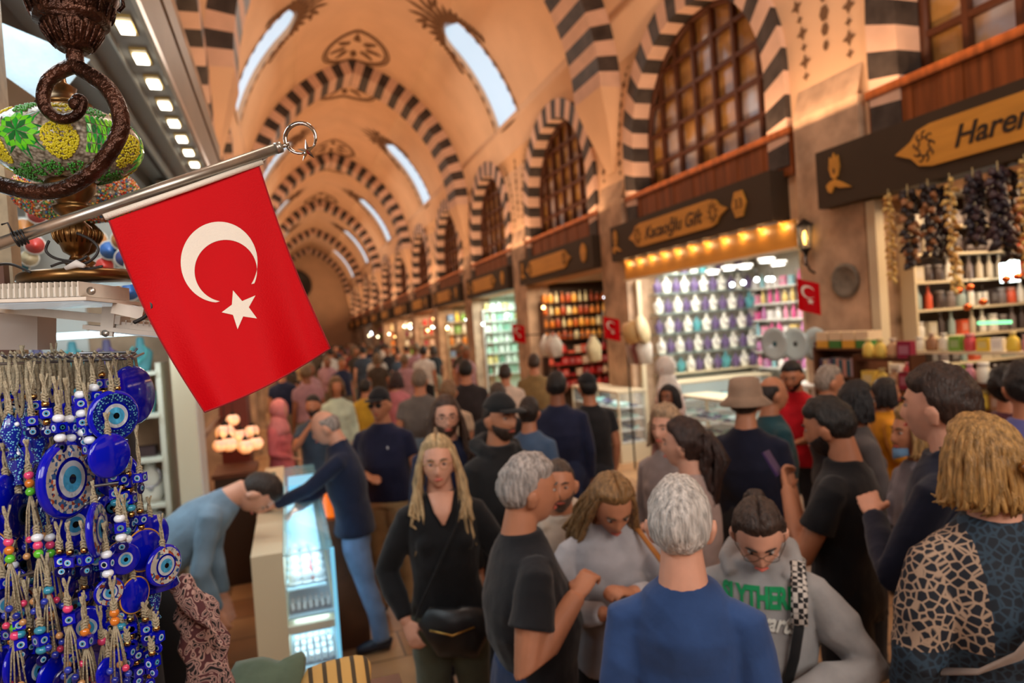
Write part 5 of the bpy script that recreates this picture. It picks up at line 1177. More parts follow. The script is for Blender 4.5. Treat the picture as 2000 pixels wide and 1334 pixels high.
def tray(nx, ny, w, d):
    def f():
        o = thing('jewellery_tray', '', 'tray'); b = MB(); b.box((0,0,.004), (w, d, .008), cmat((60,84,104),'plain')); b.build('base', parent=o); b = MB()
        for i in range(nx):
            for j in range(ny): b.box((-w/2+w*(i+.5)/nx, -d/2+d*(j+.5)/ny, .02), (w/nx*.62, d/ny*.66, .022), wl, rot=(0,.2*((i*7+j*3) % 5-2)/2,0))
        b.build('pads', parent=o); return o
    return f
for i in range(5):
    proto('tr', tray(6, 4, .22, .28))((.03, 4.10+.45*i, .386), 0, 'tray of white pads on the lowest counter shelf, %s from the near end' % ORD[i+1].replace('nearest','first'), 'jewellery trays in the glass counter', (1,1.2,1.5))
    proto('tr2', tray(7, 2, .22, .12))((.03, 4.0+.45*i, .676), 0, 'narrow tray on the middle counter shelf, %s from the near end' % ORD[i+1].replace('nearest','first'), 'jewellery trays in the glass counter', (1,1,1.8))
for i in range(14):
    b = MB(); b.ball((0,0,.035), (.034,.03,.04), wl, 12, 8); b.ball((0,0,.01), (.045,.04,.015), wl, 12, 6); o = b.build('white_ring_stand'); o.location = (-.045+.065*(i % 3), 4.02+.14*(i//3), .811); tag(o, 'rounded white display stand on the upper counter shelf, %s from the near end' % ordw(i), 'display stand', 'white stands in the glass counter')
b = MB(); b.tube([(.05,4.0,.83),(.045,4.05,.87),(.04,4.3,.88),(.045,4.55,.83)], .008, cmat((170,30,40),'gloss'), 8); tag(b.build('red_necklace'), 'red bead necklace lying along the white stands in the counter', 'necklace')
area('counter_light', (.03, 5.2, 1.0), .12, 2.6, 12, (.62,.88,1.0)); area('counter_light', (.03, 5.2, .655), .18, 2.6, 7, (.62,.88,1.0)); area('counter_light', (.03, 5.2, .59), .18, 2.6, 9, (.62,.88,1.0))
b = MB(); b.box2((-.06,5.5,1.036), (.14,5.9,1.075), edge); tag(b.build('glass_block'), 'pale cyan lit block lying on the counter top', 'display block')
b = MB(); M = Matrix.Translation((-.17,5.05,1.052)) @ Matrix.Rotation(.4,4,'Z'); b.box((0,0,.11), (.10,.03,.22), cmat((130,130,110),'plain'), rot=(-.3,0,0), M=M); b.box((0,-.02,.01), (.11,.09,.02), cmat((110,110,96),'plain'), M=M); tag(b.build('card_terminal'), 'grey display stand on the cream counter top', 'stand')
# amber bottles and small lit goods beyond the case
for i in range(9):
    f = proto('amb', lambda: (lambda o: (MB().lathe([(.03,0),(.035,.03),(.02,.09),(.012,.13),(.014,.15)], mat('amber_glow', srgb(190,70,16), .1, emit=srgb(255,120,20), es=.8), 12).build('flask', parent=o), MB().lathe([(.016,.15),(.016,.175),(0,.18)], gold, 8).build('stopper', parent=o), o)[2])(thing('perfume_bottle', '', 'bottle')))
    f((.22+.07*(i % 3), 5.0+.16*(i//3), .92), 0, 'amber perfume bottle on the narrow ledge, %s of the nine' % ordw(i), 'amber bottles beside the counter', 1.2)
b = MB(); b.box2((.18,4.9,.0), (.42,5.55,.915), wc); tag(b.build('ledge_cabinet'), 'narrow wooden ledge carrying amber bottles', 'cabinet')

# ---- flag on its pole
steel = mat('brushed_steel', srgb(176,170,160), .32, metal=.9, noise=.12, nscale=30)
chrome = mat('chrome', srgb(190,186,180), .08, metal=1.)
red = mat('flag_red', srgb(190,2,14), .5, spec=.08, bump=.12, bscale=420); fwht = mat('flag_white', srgb(228,216,200), .5, bump=.2, bscale=420)
root = thing('flagpole', 'steel flagpole reaching in from the left with a crescent and star finial', 'flagpole', tuple(at(0, 474, .98))); O = Vector(root.location)
pA, pB = at(-70, 500, .96), at(545, 288, 1.16)
b = MB(); ax = (pB-pA).normalized(); b.tube([pA-O, pB-O], .0088, steel, 24); b.tube([pB-O-ax*.006, pB-O+ax*.004], .0096, steel, 20); b.build('pole', parent=root)
b = MB(); b.tube([pB-O, pB+ax*.018-O], .0035, chrome, 12); rc = at(587, 270, 1.17); fx = (at(617,270,1.17)-rc); fy = (at(587,240,1.17)-rc); rn = .0262; n = 26
q = [rc-O+fx.normalized()*rn*math.cos(a)+fy.normalized()*rn*math.sin(a) for a in [R(-62)-2*PI*.93*i/n for i in range(n+1)]]
b.tube(q, [.0012+.0026*abs(math.sin(PI*i/n))**.6 for i in range(n+1)], chrome, 10); b.build('crescent', parent=root)
b = MB(); sc = at(600, 294, 1.165)-O; nv = fx.normalized().cross(fy.normalized()); vs = []
for i in range(10):
    a = R(100)+PI/5*i; r_ = .0195 if i % 2 == 0 else .0062; vs.append(sc+fx.normalized()*r_*math.cos(a)*.9+fy.normalized()*r_*math.sin(a))
vs += [sc+nv*.006, sc-nv*.006]; b.add(vs, [(i, (i+1) % 10, 10) for i in range(10)]+[((i+1) % 10, i, 11) for i in range(10)], chrome); b.build('star', parent=root)
b = MB(); c0 = at(30, 468, .975)-O
for i in range(4): b.tube([c0+ax*(.004*i)+Vector((0,0,0))+(Matrix.Rotation(2*PI*j/12,3,ax) @ ax.orthogonal().normalized())*.0102 for j in range(12)], .0016, cmat((22,20,20),'plain'), 6, closed=True)
b.tube([c0+Vector((0,-.008,.008)), c0+Vector((-.004,-.012,.022)), c0+Vector((-.012,-.01,.020))], .0014, cmat((22,20,20),'plain'), 6); b.build('cable_tie', parent=root)
# cloth
CN4 = [((213,431),1.03),((505,322),1.15),((645,680),1.17),((400,805),1.05)]
def flag_px(u, v):
    """flag plane in the photograph: u along the hoist, v down the fly"""
    tl, tr, br, bl = [Vector(c[0]) for c in CN4]
    p = (tl*(1-u)+tr*u)*(1-v)+(bl*(1-u)+br*u)*v
    p += Vector((-14*math.sin(PI*v)*(1-u)+(-8)*math.sin(PI*v)*u, (10*math.sin(PI*u))*v+6*math.sin(PI*v)*(1-u)))
    return p
def flag_pt(u, v, off=0.):
    p = flag_px(u, v); zs = [c[1] for c in CN4]; z = (zs[0]*(1-u)+zs[1]*u)*(1-v)+(zs[3]*(1-u)+zs[2]*u)*v
    z += v*(.014*math.sin(u*7.0+1.0+v*1.2)+.007*math.sin(u*13+v*3))+.010*math.sin(v*3.2+u*2)*v + off
    return at(p.x, p.y, z)
def flag_inv(x, y):
    u, v = .5, .5
    for _ in range(14):
        p = flag_px(u, v); e = Vector((x, y))-p
        if e.length < .01: break
        du = (flag_px(u+1e-3, v)-p)/1e-3; dv = (flag_px(u, v+1e-3)-p)/1e-3; D = du.x*dv.y-du.y*dv.x
        u += (e.x*dv.y-e.y*dv.x)/D; v += (du.x*e.y-du.y*e.x)/D
    return u, v
fl = thing('turkish_flag', 'red flag with white crescent and star hanging from the steel pole', 'flag', tuple(flag_pt(.5, 0))); O = Vector(fl.location)
b = MB(); b.sheet(lambda u, v: flag_pt(u, v)-O, 60, 70, red); b.sheet(lambda u, v: flag_pt(u, v, .0008)-O, 60, 70, red)
cr = []; n = 60
for i in range(n+1):
    t = i/n; a0 = R(33-298*t); a1 = R(24-283*t); cr.append((flag_inv(428+75*math.cos(a0), 512+79*math.sin(a0)), flag_inv(441+61*math.cos(a1), 529+60.5*math.sin(a1))))
for off in (-.0007, .0015):
    vs = []
    for (o_, i_) in cr:
        for k in range(5): vs.append(flag_pt(o_[0]+(i_[0]-o_[0])*k/4, o_[1]+(i_[1]-o_[1])*k/4, off)-O)
    b.add(vs, [(i*5+k, i*5+k+1, i*5+k+6, i*5+k+5) for i in range(n) for k in range(4)], fwht, True)
    st = [(456,568),(474,592),(500,585),(484,610),(501,620),(480,622),(463,642),(459,619),(434,609),(456,600)]
    st = [(455,567),(473,588),(499,577),(486,600),(502,622),(475,618),(464,643),(455,615),(433,610),(453,595)]
    ce = (468,604); vs = []
    for k in range(5):
        for x, y in st: q_ = flag_inv(ce[0]+(x-ce[0])*k/4, ce[1]+(y-ce[1])*k/4); vs.append(flag_pt(q_[0], q_[1], off)-O)
    b.add(vs, [(k*10+i, k*10+(i+1) % 10, k*10+10+(i+1) % 10, k*10+10+i) for k in range(4) for i in range(10)], fwht, True)
b.build('cloth', parent=fl, fix=False)
b = MB()
for e in ([(i/40, 1.0) for i in range(41)], [(0.0, i/40) for i in range(41)], [(1.0, i/40) for i in range(41)]): b.tube([flag_pt(u, v)-O for u, v in e], .0013, cmat((150,8,22)), 6)
b.build('hem', parent=fl)
b = MB(); a_, c_ = at(203, 424, 1.025), at(512, 316, 1.152); b.tube([a_-O, a_.lerp(c_, .5)-O+Vector((0,0,-.001)), c_-O], .0048, fwht, 14); b.build('white_sleeve', parent=fl)
b = MB(); b.tube([c_-O, c_-O+(pB-c_)*.3, pB-ax*.012-O], .0012, fwht, 6); b.build('tie_cord', parent=fl)

# ---- bronze scroll lamp, mosaic lamps
bronze = mat('antique_bronze', srgb(66,40,28), .30, metal=.85, noise=.7, nscale=24, bump=.5, bscale=120)
brass = mat('aged_brass', srgb(120,88,50), .3, metal=.9, noise=.35, nscale=20)
def PL(lst, z, O, dz=None): return [at(x, y, z if dz is None else z+dz[i])-O for i, (x, y) in enumerate(lst)]
lz = 1.0; P0 = at(145, 97, lz); sb = thing('scroll_bracket_lamp', 'antique bronze lamp arm curling into a scroll under a fluted cup', 'lamp', tuple(P0)); O = P0
def smooth(pts, k=5):
    out = []; n = len(pts)
    for i in range(n-1):
        p0, p1, p2, p3 = [Vector(pts[max(0, min(n-1, i+q))]) for q in (-1,0,1,2)]
        for j in range(k):
            t = j/k; out.append(.5*((2*p1)+(-p0+p2)*t+(2*p0-5*p1+4*p2-p3)*t*t+(-p0+3*p1-3*p2+p3)*t**3))
    return out+[Vector(pts[-1])]
b = MB(); arm = smooth([(-70,335),(0,360),(63,374),(126,368),(180,336),(216,294),(236,250),(230,208),(208,170),(178,148),(150,128),(146,96)]); k_ = len(arm)
b.tube(PL(arm, lz, O), [(.0120 if i < k_*.8 else .0115) for i in range(k_)], bronze, 16)
b.tube(PL([(228,236),(252,250),(230,262)], lz, O), [.004,.0035,.004], bronze, 8); b.build('scroll_arm', parent=sb)
b = MB(); cur = smooth([(146,128),(120,138),(94,158),(84,190),(92,216),(116,232),(142,229),(159,214),(162,196),(150,190),(142,200)]); k_ = len(cur); b.tube(PL(cur, lz, O), [.0112-.0065*(i/k_) for i in range(k_)], bronze, 14); b.ball(at(148,203,lz)-O, .010, bronze, 14, 10); b.build('inner_curl', parent=sb)
b = MB(); px_ = 1/F*lz; pr = [(.0, -4), (26, -3),(30,0),(33,4),(50,30),(54,45),(52,48),(65,50),(66,56),(70,72),(78,90),(84,104),(80,106),(78,100)]
b.lathe([(r*px_, h*px_) for r, h in pr], bronze, 40)
for i in range(24):
    a = 2*PI*i/24; b.tube([(math.cos(a)*r*px_, math.sin(a)*r*px_, h*px_) for r, h in ((34,4),(43,18),(51,32),(54,42))], [.0012,.0022,.0026,.0016], bronze, 6)
for i in range(20):
    a = 2*PI*i/20; b.tube([(math.cos(a)*r*px_, math.sin(a)*r*px_, h*px_) for r, h in ((68,60),(72,72),(77,86))], [.001,.0026,.001], bronze, 6)
for i in range(3): 
    a = 2*PI*i/3; b.tube([(math.cos(a)*r*px_, math.sin(a)*r*px_, h*px_) for r, h in ((82,80),(92,92),(90,112),(96,130))], [.003,.003,.0026,.004], bronze, 8)
b.build('fluted_cup', parent=sb)
b = MB(); b.lathe([(.052,.078),(.06,.10),(.07,.14),(.062,.2)], glass, 28); b.build('glass_holder', parent=sb)

def mosaic_lamp(name, label, cx, cy, rx, ry, z, kind, base=True, seed=1):
    P0 = at(cx, cy, z); o = thing(name, label, 'lamp', tuple(P0)); k = z/F; a, c = rx*k, ry*k; rs = random.Random(seed)
    def E(lon, lat, off=0): return Vector(((a+off)*math.cos(lat)*math.sin(lon), -(a+off)*math.cos(lat)*math.cos(lon), (c+off)*math.sin(lat)))
    az = -math.atan2(P0.x, P0.y)
    grout = mat('lamp_grout', srgb(190,180,160), .25, metal=.15)
    nt = grout.node_tree
    if not any(n.type == 'TEX_VORONOI' for n in nt.nodes):
        v = nt.nodes.new('ShaderNodeTexVoronoi'); v.inputs['Scale'].default_value = 200; t = nt.nodes.new('ShaderNodeTexCoord'); rr = nt.nodes.new('ShaderNodeValToRGB'); nt.links.new(t.outputs['Object'], v.inputs[0]); nt.links.new(v.outputs['Distance'], rr.inputs[0]); rr.color_ramp.elements[0].color = (*srgb(216,206,184), 1); rr.color_ramp.elements[1].color = (*srgb(96,84,68), 1); rr.color_ramp.elements[1].position = .85; nt.links.new(rr.outputs[0], nt.nodes['Principled BSDF'].inputs['Base Color'])
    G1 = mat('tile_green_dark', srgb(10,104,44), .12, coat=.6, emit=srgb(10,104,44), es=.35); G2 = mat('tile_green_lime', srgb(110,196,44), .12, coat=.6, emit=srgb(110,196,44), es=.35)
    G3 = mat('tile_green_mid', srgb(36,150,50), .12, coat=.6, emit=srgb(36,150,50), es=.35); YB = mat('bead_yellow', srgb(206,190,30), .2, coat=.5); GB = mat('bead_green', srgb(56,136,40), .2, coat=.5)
    b = MB()
    if kind == 'beads':
        cols = [cmat(q,'gloss') for q in ((226,110,40),(206,60,40),(90,160,80),(60,110,160),(226,190,80),(230,220,200),(226,130,60))]
        b.sheet(lambda u, v: E(2*PI*u, PI*(v-.5)), 40, 20, grout)
        for i in range(2100):
            zz = rs.uniform(-.98,.98); lon = rs.uniform(-1.75,1.75)+az; b.ball(E(lon, math.asin(zz), .0005), .0026, rs.choice(cols), 5, 4)
    else:
        b.sheet(lambda u, v: E(2*PI*u, PI*(v-.5)), 56, 28, grout)
        def patch(lon, lat, poly, m, off=.0012):
            b.add([E(lon+u/(a*max(.3, math.cos(lat))), lat+v/((a+c)/2*.80), off) for u, v in poly], [tuple(range(len(poly)))], m, False)
        def star(lon, lat, S_):
            for i in range(8):
                q = PI/4*i
                P_ = lambda r, t: (S_*r*math.sin(t), S_*r*math.cos(t))
                patch(lon, lat, [P_(.0,q), P_(.32,q-.32), P_(.46,q), P_(.32,q+.32)], G1 if i % 2 else G3)
                patch(lon, lat, [P_(.48,q), P_(.34,q+.33), P_(.52,q+PI/8), P_(.66,q+.10)], G2)
                patch(lon, lat, [P_(.48,q), P_(.34,q-.33), P_(.52,q-PI/8), P_(.66,q-.10)], G2)
                patch(lon, lat, [P_(.68,q-.1), P_(.54,q-PI/8), P_(1.02,q)], G1); patch(lon, lat, [P_(.68,q+.1), P_(.54,q+PI/8), P_(1.02,q)], G3)
                patch(lon, lat, [P_(.50,q), P_(.66,q-.09), P_(.66,q+.09)], G3)
        def beadpatch(lon, lat, ru, rv, m, n):
            for i in range(n):
                rr_ = math.sqrt(rs.random()); t = rs.uniform(0, 2*PI); u, v = ru*rr_*math.cos(t), rv*rr_*math.sin(t); b.ball(E(lon+u/(a*max(.3,math.cos(lat))), lat+v/((a+c)/2*.8), .001), .0019, m, 6, 4)
        def fan(lon, lat, S_):
            for i in range(6):
                for j in range(4):
                    for t in (0, 1):
                        x0, x1 = -S_*.55+S_*1.1*i/6, -S_*.55+S_*1.1*(i+1)/6; y0, y1 = -S_*.8+S_*1.6*j/4, -S_*.8+S_*1.6*(j+1)/4; m = rs.choice((G1,G2,G3,G2))
                        e = .0008; patch(lon, lat, [(x0+e,y0+e),(x1-2*e,y0+e),(x0+e,y1-2*e)] if t else [(x1-e,y1-e),(x0+2*e,y1-e),(x1-e,y0+2*e)], m)
        for i in range(-1, 7):
            L0 = R(-35+60*i)+az-.0
            (star if i % 2 == 0 else fan)(L0, -.08, .047 if i % 2 == 0 else .040)
            beadpatch(L0+R(30), -.30, .024, .030, YB, 230)
        for i in range(-2, 10):
            beadpatch(R(-20+30*i)+az, -.98, .014, .014, GB, 60); beadpatch(R(-5+30*i)+az, .62, .016, .014, GB if i % 2 else YB, 60)
    b.build('mosaic_globe', parent=o, fix=False)
    b = MB(); b.lathe([(.038,c*.93),(.036,c*1.05),(.028,c*1.25),(.018,c*1.45),(.02,c*1.55),(.006,c*1.7),(.004,c*2.0)], brass, 28); b.lathe([(.03,c*1.0),(.041,c*1.1),(.03,c*1.16)], brass, 28); b.build('crown_cap', parent=o)
    if base:
        H = [(345,24),(352,40),(358,44),(372,42),(386,34),(396,26),(402,24),(404,34),(412,32),(428,15),(436,22),(444,30),(456,36),(466,34),(480,26),(492,22),(500,10),(508,14),(514,22),(520,16),(526,30),(530,60),(534,96),(538,100),(548,102),(553,98)]
        b = MB(); b.lathe([(r*k, (cy-y)*k) for y, r in reversed(H)], brass, 40)
        for i in range(20): aa = 2*PI*i/20; b.tube([(math.cos(aa)*r*k, math.sin(aa)*r*k, (cy-y)*k) for y, r in ((446,31),(456,37),(466,35),(476,29))], [.0008,.002,.002,.0008], brass, 6)
        b.build('turned_base', parent=o)
    return o
mosaic_lamp('mosaic_table_lamp', 'squat green and yellow mosaic globe lamp on a turned brass base', 132, 285, 131, 72, 1.12, 'tiles')
mosaic_lamp('mosaic_table_lamp', 'orange multicoloured bead globe lamp behind the green mosaic lamp', 152, 378, 108, 58, 1.42, 'beads', True, 2)
b = MB()
for i, pts in enumerate(([(96,470),(90,490),(110,505),(150,510),(170,500)],[(150,455),(180,470),(192,490),(172,512),(130,520)],[(-20,520),(20,516),(60,532)],[(100,520),(130,512),(165,525),(200,520)])): b.tube(PL(smooth(pts), 1.02, Vector((0,0,0))), .0020, cmat((24,22,22),'plain'), 8)
b.tube(PL([(128,524),(150,515),(165,520)], 1.01, Vector((0,0,0))), [.003,.006,.003], cmat((200,196,190)), 8)
tag(b.build('power_cord'), 'black power cord tangled round the lamp base', 'cord')
# wooden post behind the lamps at the left edge
b = MB(); p = at(18, 330, 1.55); b.box((p.x-.03, p.y, 1.9), (.06,.06,2.6), cmat((170,150,120),'plain', noise=.3)); tag(b.build('stall_upright'), 'pale chipped upright behind the lamps at the left edge', 'post')
b = MB(); p = at(22, 430, 1.35); b.box((p.x-.03, p.y, 1.85), (.03,.03,1.0), wc); tag(b.build('wooden_batten'), 'dark wooden batten beside the pale upright', 'batten')

b = MB(); M = frame(at(170, 505, 2.45), LX, -LY); b.box((0,0,0), (.50,.30,.012), cmat((150,146,138),'plain'), M=M); tag(b.build('display_board'), 'grey board carrying painted plates deep in the near stall', 'board')
# plates and coloured things glimpsed behind the lamps
plc = [(50,100,170),(190,120,60),(200,60,50),(70,140,160),(210,190,150),(60,70,130),(220,150,90)]
for i in (1,2,4,5,6,7,8,9,10,11,12,14,21,22,23,24,25):
    px, py = [(60,200),(48,450),(75,420),(290,360),(60,505),(75,560),(190,470),(215,490),(240,470),(205,520),(235,540),(265,520),(245,505),(270,560),(190,545),(300,470),(110,30),(290,300),(25,190),(320,420),(275,455),(255,570),(220,575),(70,480),(35,520),(285,540)][i]
    r_ = random.uniform(.028,.045); M = frame(at(px, py, 2.38), (1,.1,0), (0,0,1)); b = MB(); c = plc[i % 7]
    b.lathe([(0,.0),(r_*.6,.0),(r_,.012),(r_*.98,.016),(r_*.55,.004),(0,.004)], cmat((222,214,198),'gloss'), 20, M=M); b.lathe([(r_*.62,.006),(r_*.9,.014)], cmat(c,'gloss'), 20, M=M); b.lathe([(0,.0055),(r_*.3,.0055)], cmat(plc[(i+3) % 7],'gloss'), 16, M=M)
    tag(b.build('painted_plate'), 'small %s rimmed plate on the stall board, %s' % (CN(c), ('high up ' if py < 300 else 'mid height ' if py < 480 else 'low down ')+('at the left' if px < 100 else 'in the middle' if px < 230 else 'at the right')), 'plate', 'painted plates hanging in the near stall')

# ---- cream floodlights on the stall edge
cw = mat('floodlight_paint', srgb(214,204,190), .4, noise=.06, nscale=40)
lens = mat('floodlight_glass', srgb(170,180,190), .1, emit=(.85,.95,1), es=.25)
fx_ = thing('floodlight', 'cream finned floodlight lying flat under the lamp base', 'floodlight', tuple(at(95, 590, 1.08))); M = frame(Vector((0,0,0)), LX, -LZ+LY*.05); k = 1.08/F
Mf = frame((0,0,0), (LX-LY*.03), -LY); 
b = MB(); b.box((0,-.002,0), (262*k,.005,.15), cw, M=Mf); b.box((-4*k,12*k,0), (228*k,18*k,.12), cw, M=Mf)
for i in range(22): b.box(((-112+10.6*i)*k, 17*k, 0), (2.2*k,26*k,.135), cw, M=Mf)
b.build('finned_housing', parent=fx_); b = MB(); b.box((0,-.0055,0), (238*k,.002,.13), lens, M=Mf); b.build('lens', parent=fx_)
b = MB(); b.box((150*k,8*k,-.02), (62*k,22*k,.03), cw, M=Mf @ Matrix.Rotation(R(-14),4,'Z') @ Matrix.Translation((0,.006,0))); b.lathe([(0,.0),(.006,.0),(.006,.004),(0,.004)], steel, 12, o=tuple(Mf @ Vector((132*k,12*k,.062))), axis=tuple(-LZ)); b.build('bracket', parent=fx_)
fx2 = thing('floodlight', 'second cream floodlight on a bolted bracket below the flag', 'floodlight', tuple(at(268, 646, 1.19))); k = 1.19/F; M2 = frame((0,0,0), (LX+LY*.10), -LY)
b = MB(); b.box((5*k,0,0), (140*k,8*k,.12), cw, M=M2); b.box((20*k,10*k,0), (100*k,12*k,.10), cw, M=M2)
for i in range(9): b.box(((-25+11*i)*k,16*k,0), (2.2*k,8*k,.10), cw, M=M2)
b.build('housing', parent=fx2); b = MB(); b.box((5*k,-.005,0), (126*k,.002,.10), lens, M=M2); b.build('lens', parent=fx2)
b = MB(); b.box((-22*k,20*k,.055), (24*k,66*k,.005), cw, M=M2); b.lathe([(0,.0),(.006,.0),(.0055,.004),(0,.004)], steel, 12, o=tuple(M2 @ Vector((-22*k,-8*k,.058))), axis=tuple(-LZ)); b.box((20*k,46*k,.04), (80*k,14*k,.006), cw, M=M2 @ Matrix.Rotation(R(-12),4,'Z')); b.build('bolted_bracket', parent=fx2)
b = MB(); b.tube(PL(smooth([(290,585),(296,600),(284,618),(262,630)]), 1.06, Vector((0,0,0))), .003, cmat((24,22,22),'plain'), 8); tag(b.build('lamp_cable'), 'short black cable between the two floodlights', 'cable')
b = MB(); kk = 1.15/F; c = at(100, 612, 1.15); M3 = frame(c, LX+LY*.10, -LY); b.box((0,0,0), (290*kk,16*kk,.03), cw, M=M3); tag(b.build('stall_rail'), 'cream rail under the floodlights', 'rail')
b = MB(); c = at(40, 648, 1.22); M3 = frame(c, LX, -LY); b.box((0,0,0), (104*1.22/F,70*1.22/F,.05), cmat((176,166,158),'plain'), M=M3); tag(b.build('junction_box'), 'plain grey box under the stall rail', 'box')

# ---- the rack of evil eye charms
NB = mat('glass_cobalt', srgb(4,16,176), .10, spec=.45, coat=.25); NBd = mat('glass_navy', srgb(5,8,84), .10, spec=.45, coat=.25)
NW = mat('eye_white', srgb(226,232,240), .15, coat=.6); NL = mat('eye_light_blue', srgb(84,186,232), .15, coat=.6); NK = mat('eye_black', srgb(10,12,16), .1, coat=.6)
jute = mat('jute_cord', srgb(164,152,126), .9, noise=.16, nscale=200, bump=.5, bscale=300); wire = mat('rack_wire', srgb(132,134,138), .3, metal=.8)
orn = mat('ornate_tile', srgb(220,216,206), .2, coat=.5); nt = orn.node_tree; N = nt.nodes.new; L = nt.links.new
tc = N('ShaderNodeTexCoord'); v = N('ShaderNodeTexVoronoi'); v.inputs['Scale'].default_value = 210; L(tc.outputs['Object'], v.inputs[0]); rr = N('ShaderNodeValToRGB'); L(v.outputs['Color'], rr.inputs[0]); rr.color_ramp.interpolation = 'CONSTANT'
rr.color_ramp.elements[0].color = (*srgb(226,220,208), 1); rr.color_ramp.elements[1].position = .52; rr.color_ramp.elements[1].color = (*srgb(64,110,170), 1)
for p_, c_ in ((.66,(190,90,60)),(.76,(226,220,208)),(.88,(40,60,130))): e = rr.color_ramp.elements.new(p_); e.color = (*srgb(*c_), 1)
L(rr.outputs[0], nt.nodes['Principled BSDF'].inputs['Base Color'])
dots = mat('dotted_glass', srgb(20,40,150), .15, coat=.6); nt = dots.node_tree; N = nt.nodes.new; L = nt.links.new
tc = N('ShaderNodeTexCoord'); v = N('ShaderNodeTexVoronoi'); v.inputs['Scale'].default_value = 330; L(tc.outputs['Object'], v.inputs[0]); rr = N('ShaderNodeValToRGB'); L(v.outputs['Distance'], rr.inputs[0]); rr.color_ramp.elements[0].color = (*srgb(120,196,220), 1); rr.color_ramp.elements[0].position = .32; rr.color_ramp.elements[1].position = .42; rr.color_ramp.elements[1].color = (*srgb(16,34,140), 1); L(rr.outputs[0], nt.nodes['Principled BSDF'].inputs['Base Color'])
def disc_part(b, r, style, zc):
    """round glass charm facing -y, centre at height zc"""
    M = Matrix.Translation((0,0,zc)) @ Matrix.Rotation(R(90), 4, 'X'); t = r*.13
    b.lathe([(0,-t),(r*.8,-t),(r,-t*.3),(r,t*.4),(r*.9,t),(0,t)], NB if style != 'navy' else NBd, 40, M=M)
    def ring(a, c, m, h): b.lathe([(a,t+h),(c,t+h)] if a > 0 else [(0,t+h),(c,t+h)], m, 36, M=M, smooth=False)
    if style in ('ornate','dots'):
        ring(r*.50, r*.87, orn if style == 'ornate' else dots, .0004); ring(0, r*.56, NB, .0009); ring(0, r*.47, NW, .0014); ring(0, r*.33, NL, .0019); ring(0, r*.12, NK, .0024)
    if style in ('eye','navy','gold'):
        e = .46 if style != 'gold' else 0
        if e: ring(0, r*e, NW, .0008); ring(0, r*e*.72, NL, .0014); ring(0, r*e*.30, NK, .002)
    if style == 'gold': b.tube([M @ Vector((r*math.cos(a), r*math.sin(a), t*.3)) for a in [2*PI*i/36 for i in range(36)]], r*.045, gold, 8, closed=True)
def cord(b, L_, n=3, r=.0015, knot=True):
    for i in range(n):
        a = 2*PI*i/n; b.tube([(math.cos(a+j*.9)*r*.9+.004*(1-j/8)*math.cos(a), math.sin(a+j*.9)*r*.9, -L_*j/8) for j in range(9)], r, jute, 7)
    if knot:
        for q in range(3): b.tube([(math.cos(t)*r*2.2, math.sin(t)*r*2.2, -L_+.004*q-.002+.002*math.sin(t*2)) for t in [2*PI*k/10 for k in range(10)]], r*1.2, jute, 7, closed=True)
def beads(b, z, kinds, r=.0075):
    for kd in kinds:
        if kd == 'w': b.ball((0,0,z-r), (r*1.05,r*1.05,r*.85), NW, 14, 10); z -= r*1.7
        elif kd == 'g': b.ball((0,0,z-r*.7), r*.7, mat('gilt_bead', srgb(190,150,90), .2, metal=1.), 12, 8); z -= r*1.4
        elif kd == 't': b.ball((0,0,z-r), (r,r,r*.8), mat('turquoise_bead', srgb(50,140,170), .2, coat=.5), 14, 10); z -= r*1.7
        elif kd in 'pyn': b.ball((0,0,z-r*.8), r*.85, cmat({'p':(226,70,120),'y':(90,190,50),'n':(210,120,40)}[kd],'gloss'), 12, 8); z -= r*1.6
        elif kd == 'c':
            b.box((0,0,z-r), (r*2,r*2,r*1.8), NB)
            for q in range(4):
                M = Matrix.Rotation(PI/2*q, 4, 'Z') @ Matrix.Translation((0,-r*1.005,z-r)) @ Matrix.Rotation(R(90), 4, 'X')
                b.lathe([(0,.0002),(r*.62,.0002)], NW, 14, M=M, smooth=False); b.lathe([(0,.0004),(r*.42,.0004)], NL, 12, M=M, smooth=False); b.lathe([(0,.0006),(r*.2,.0006)], NK, 10, M=M, smooth=False)
            z -= r*2
    return z
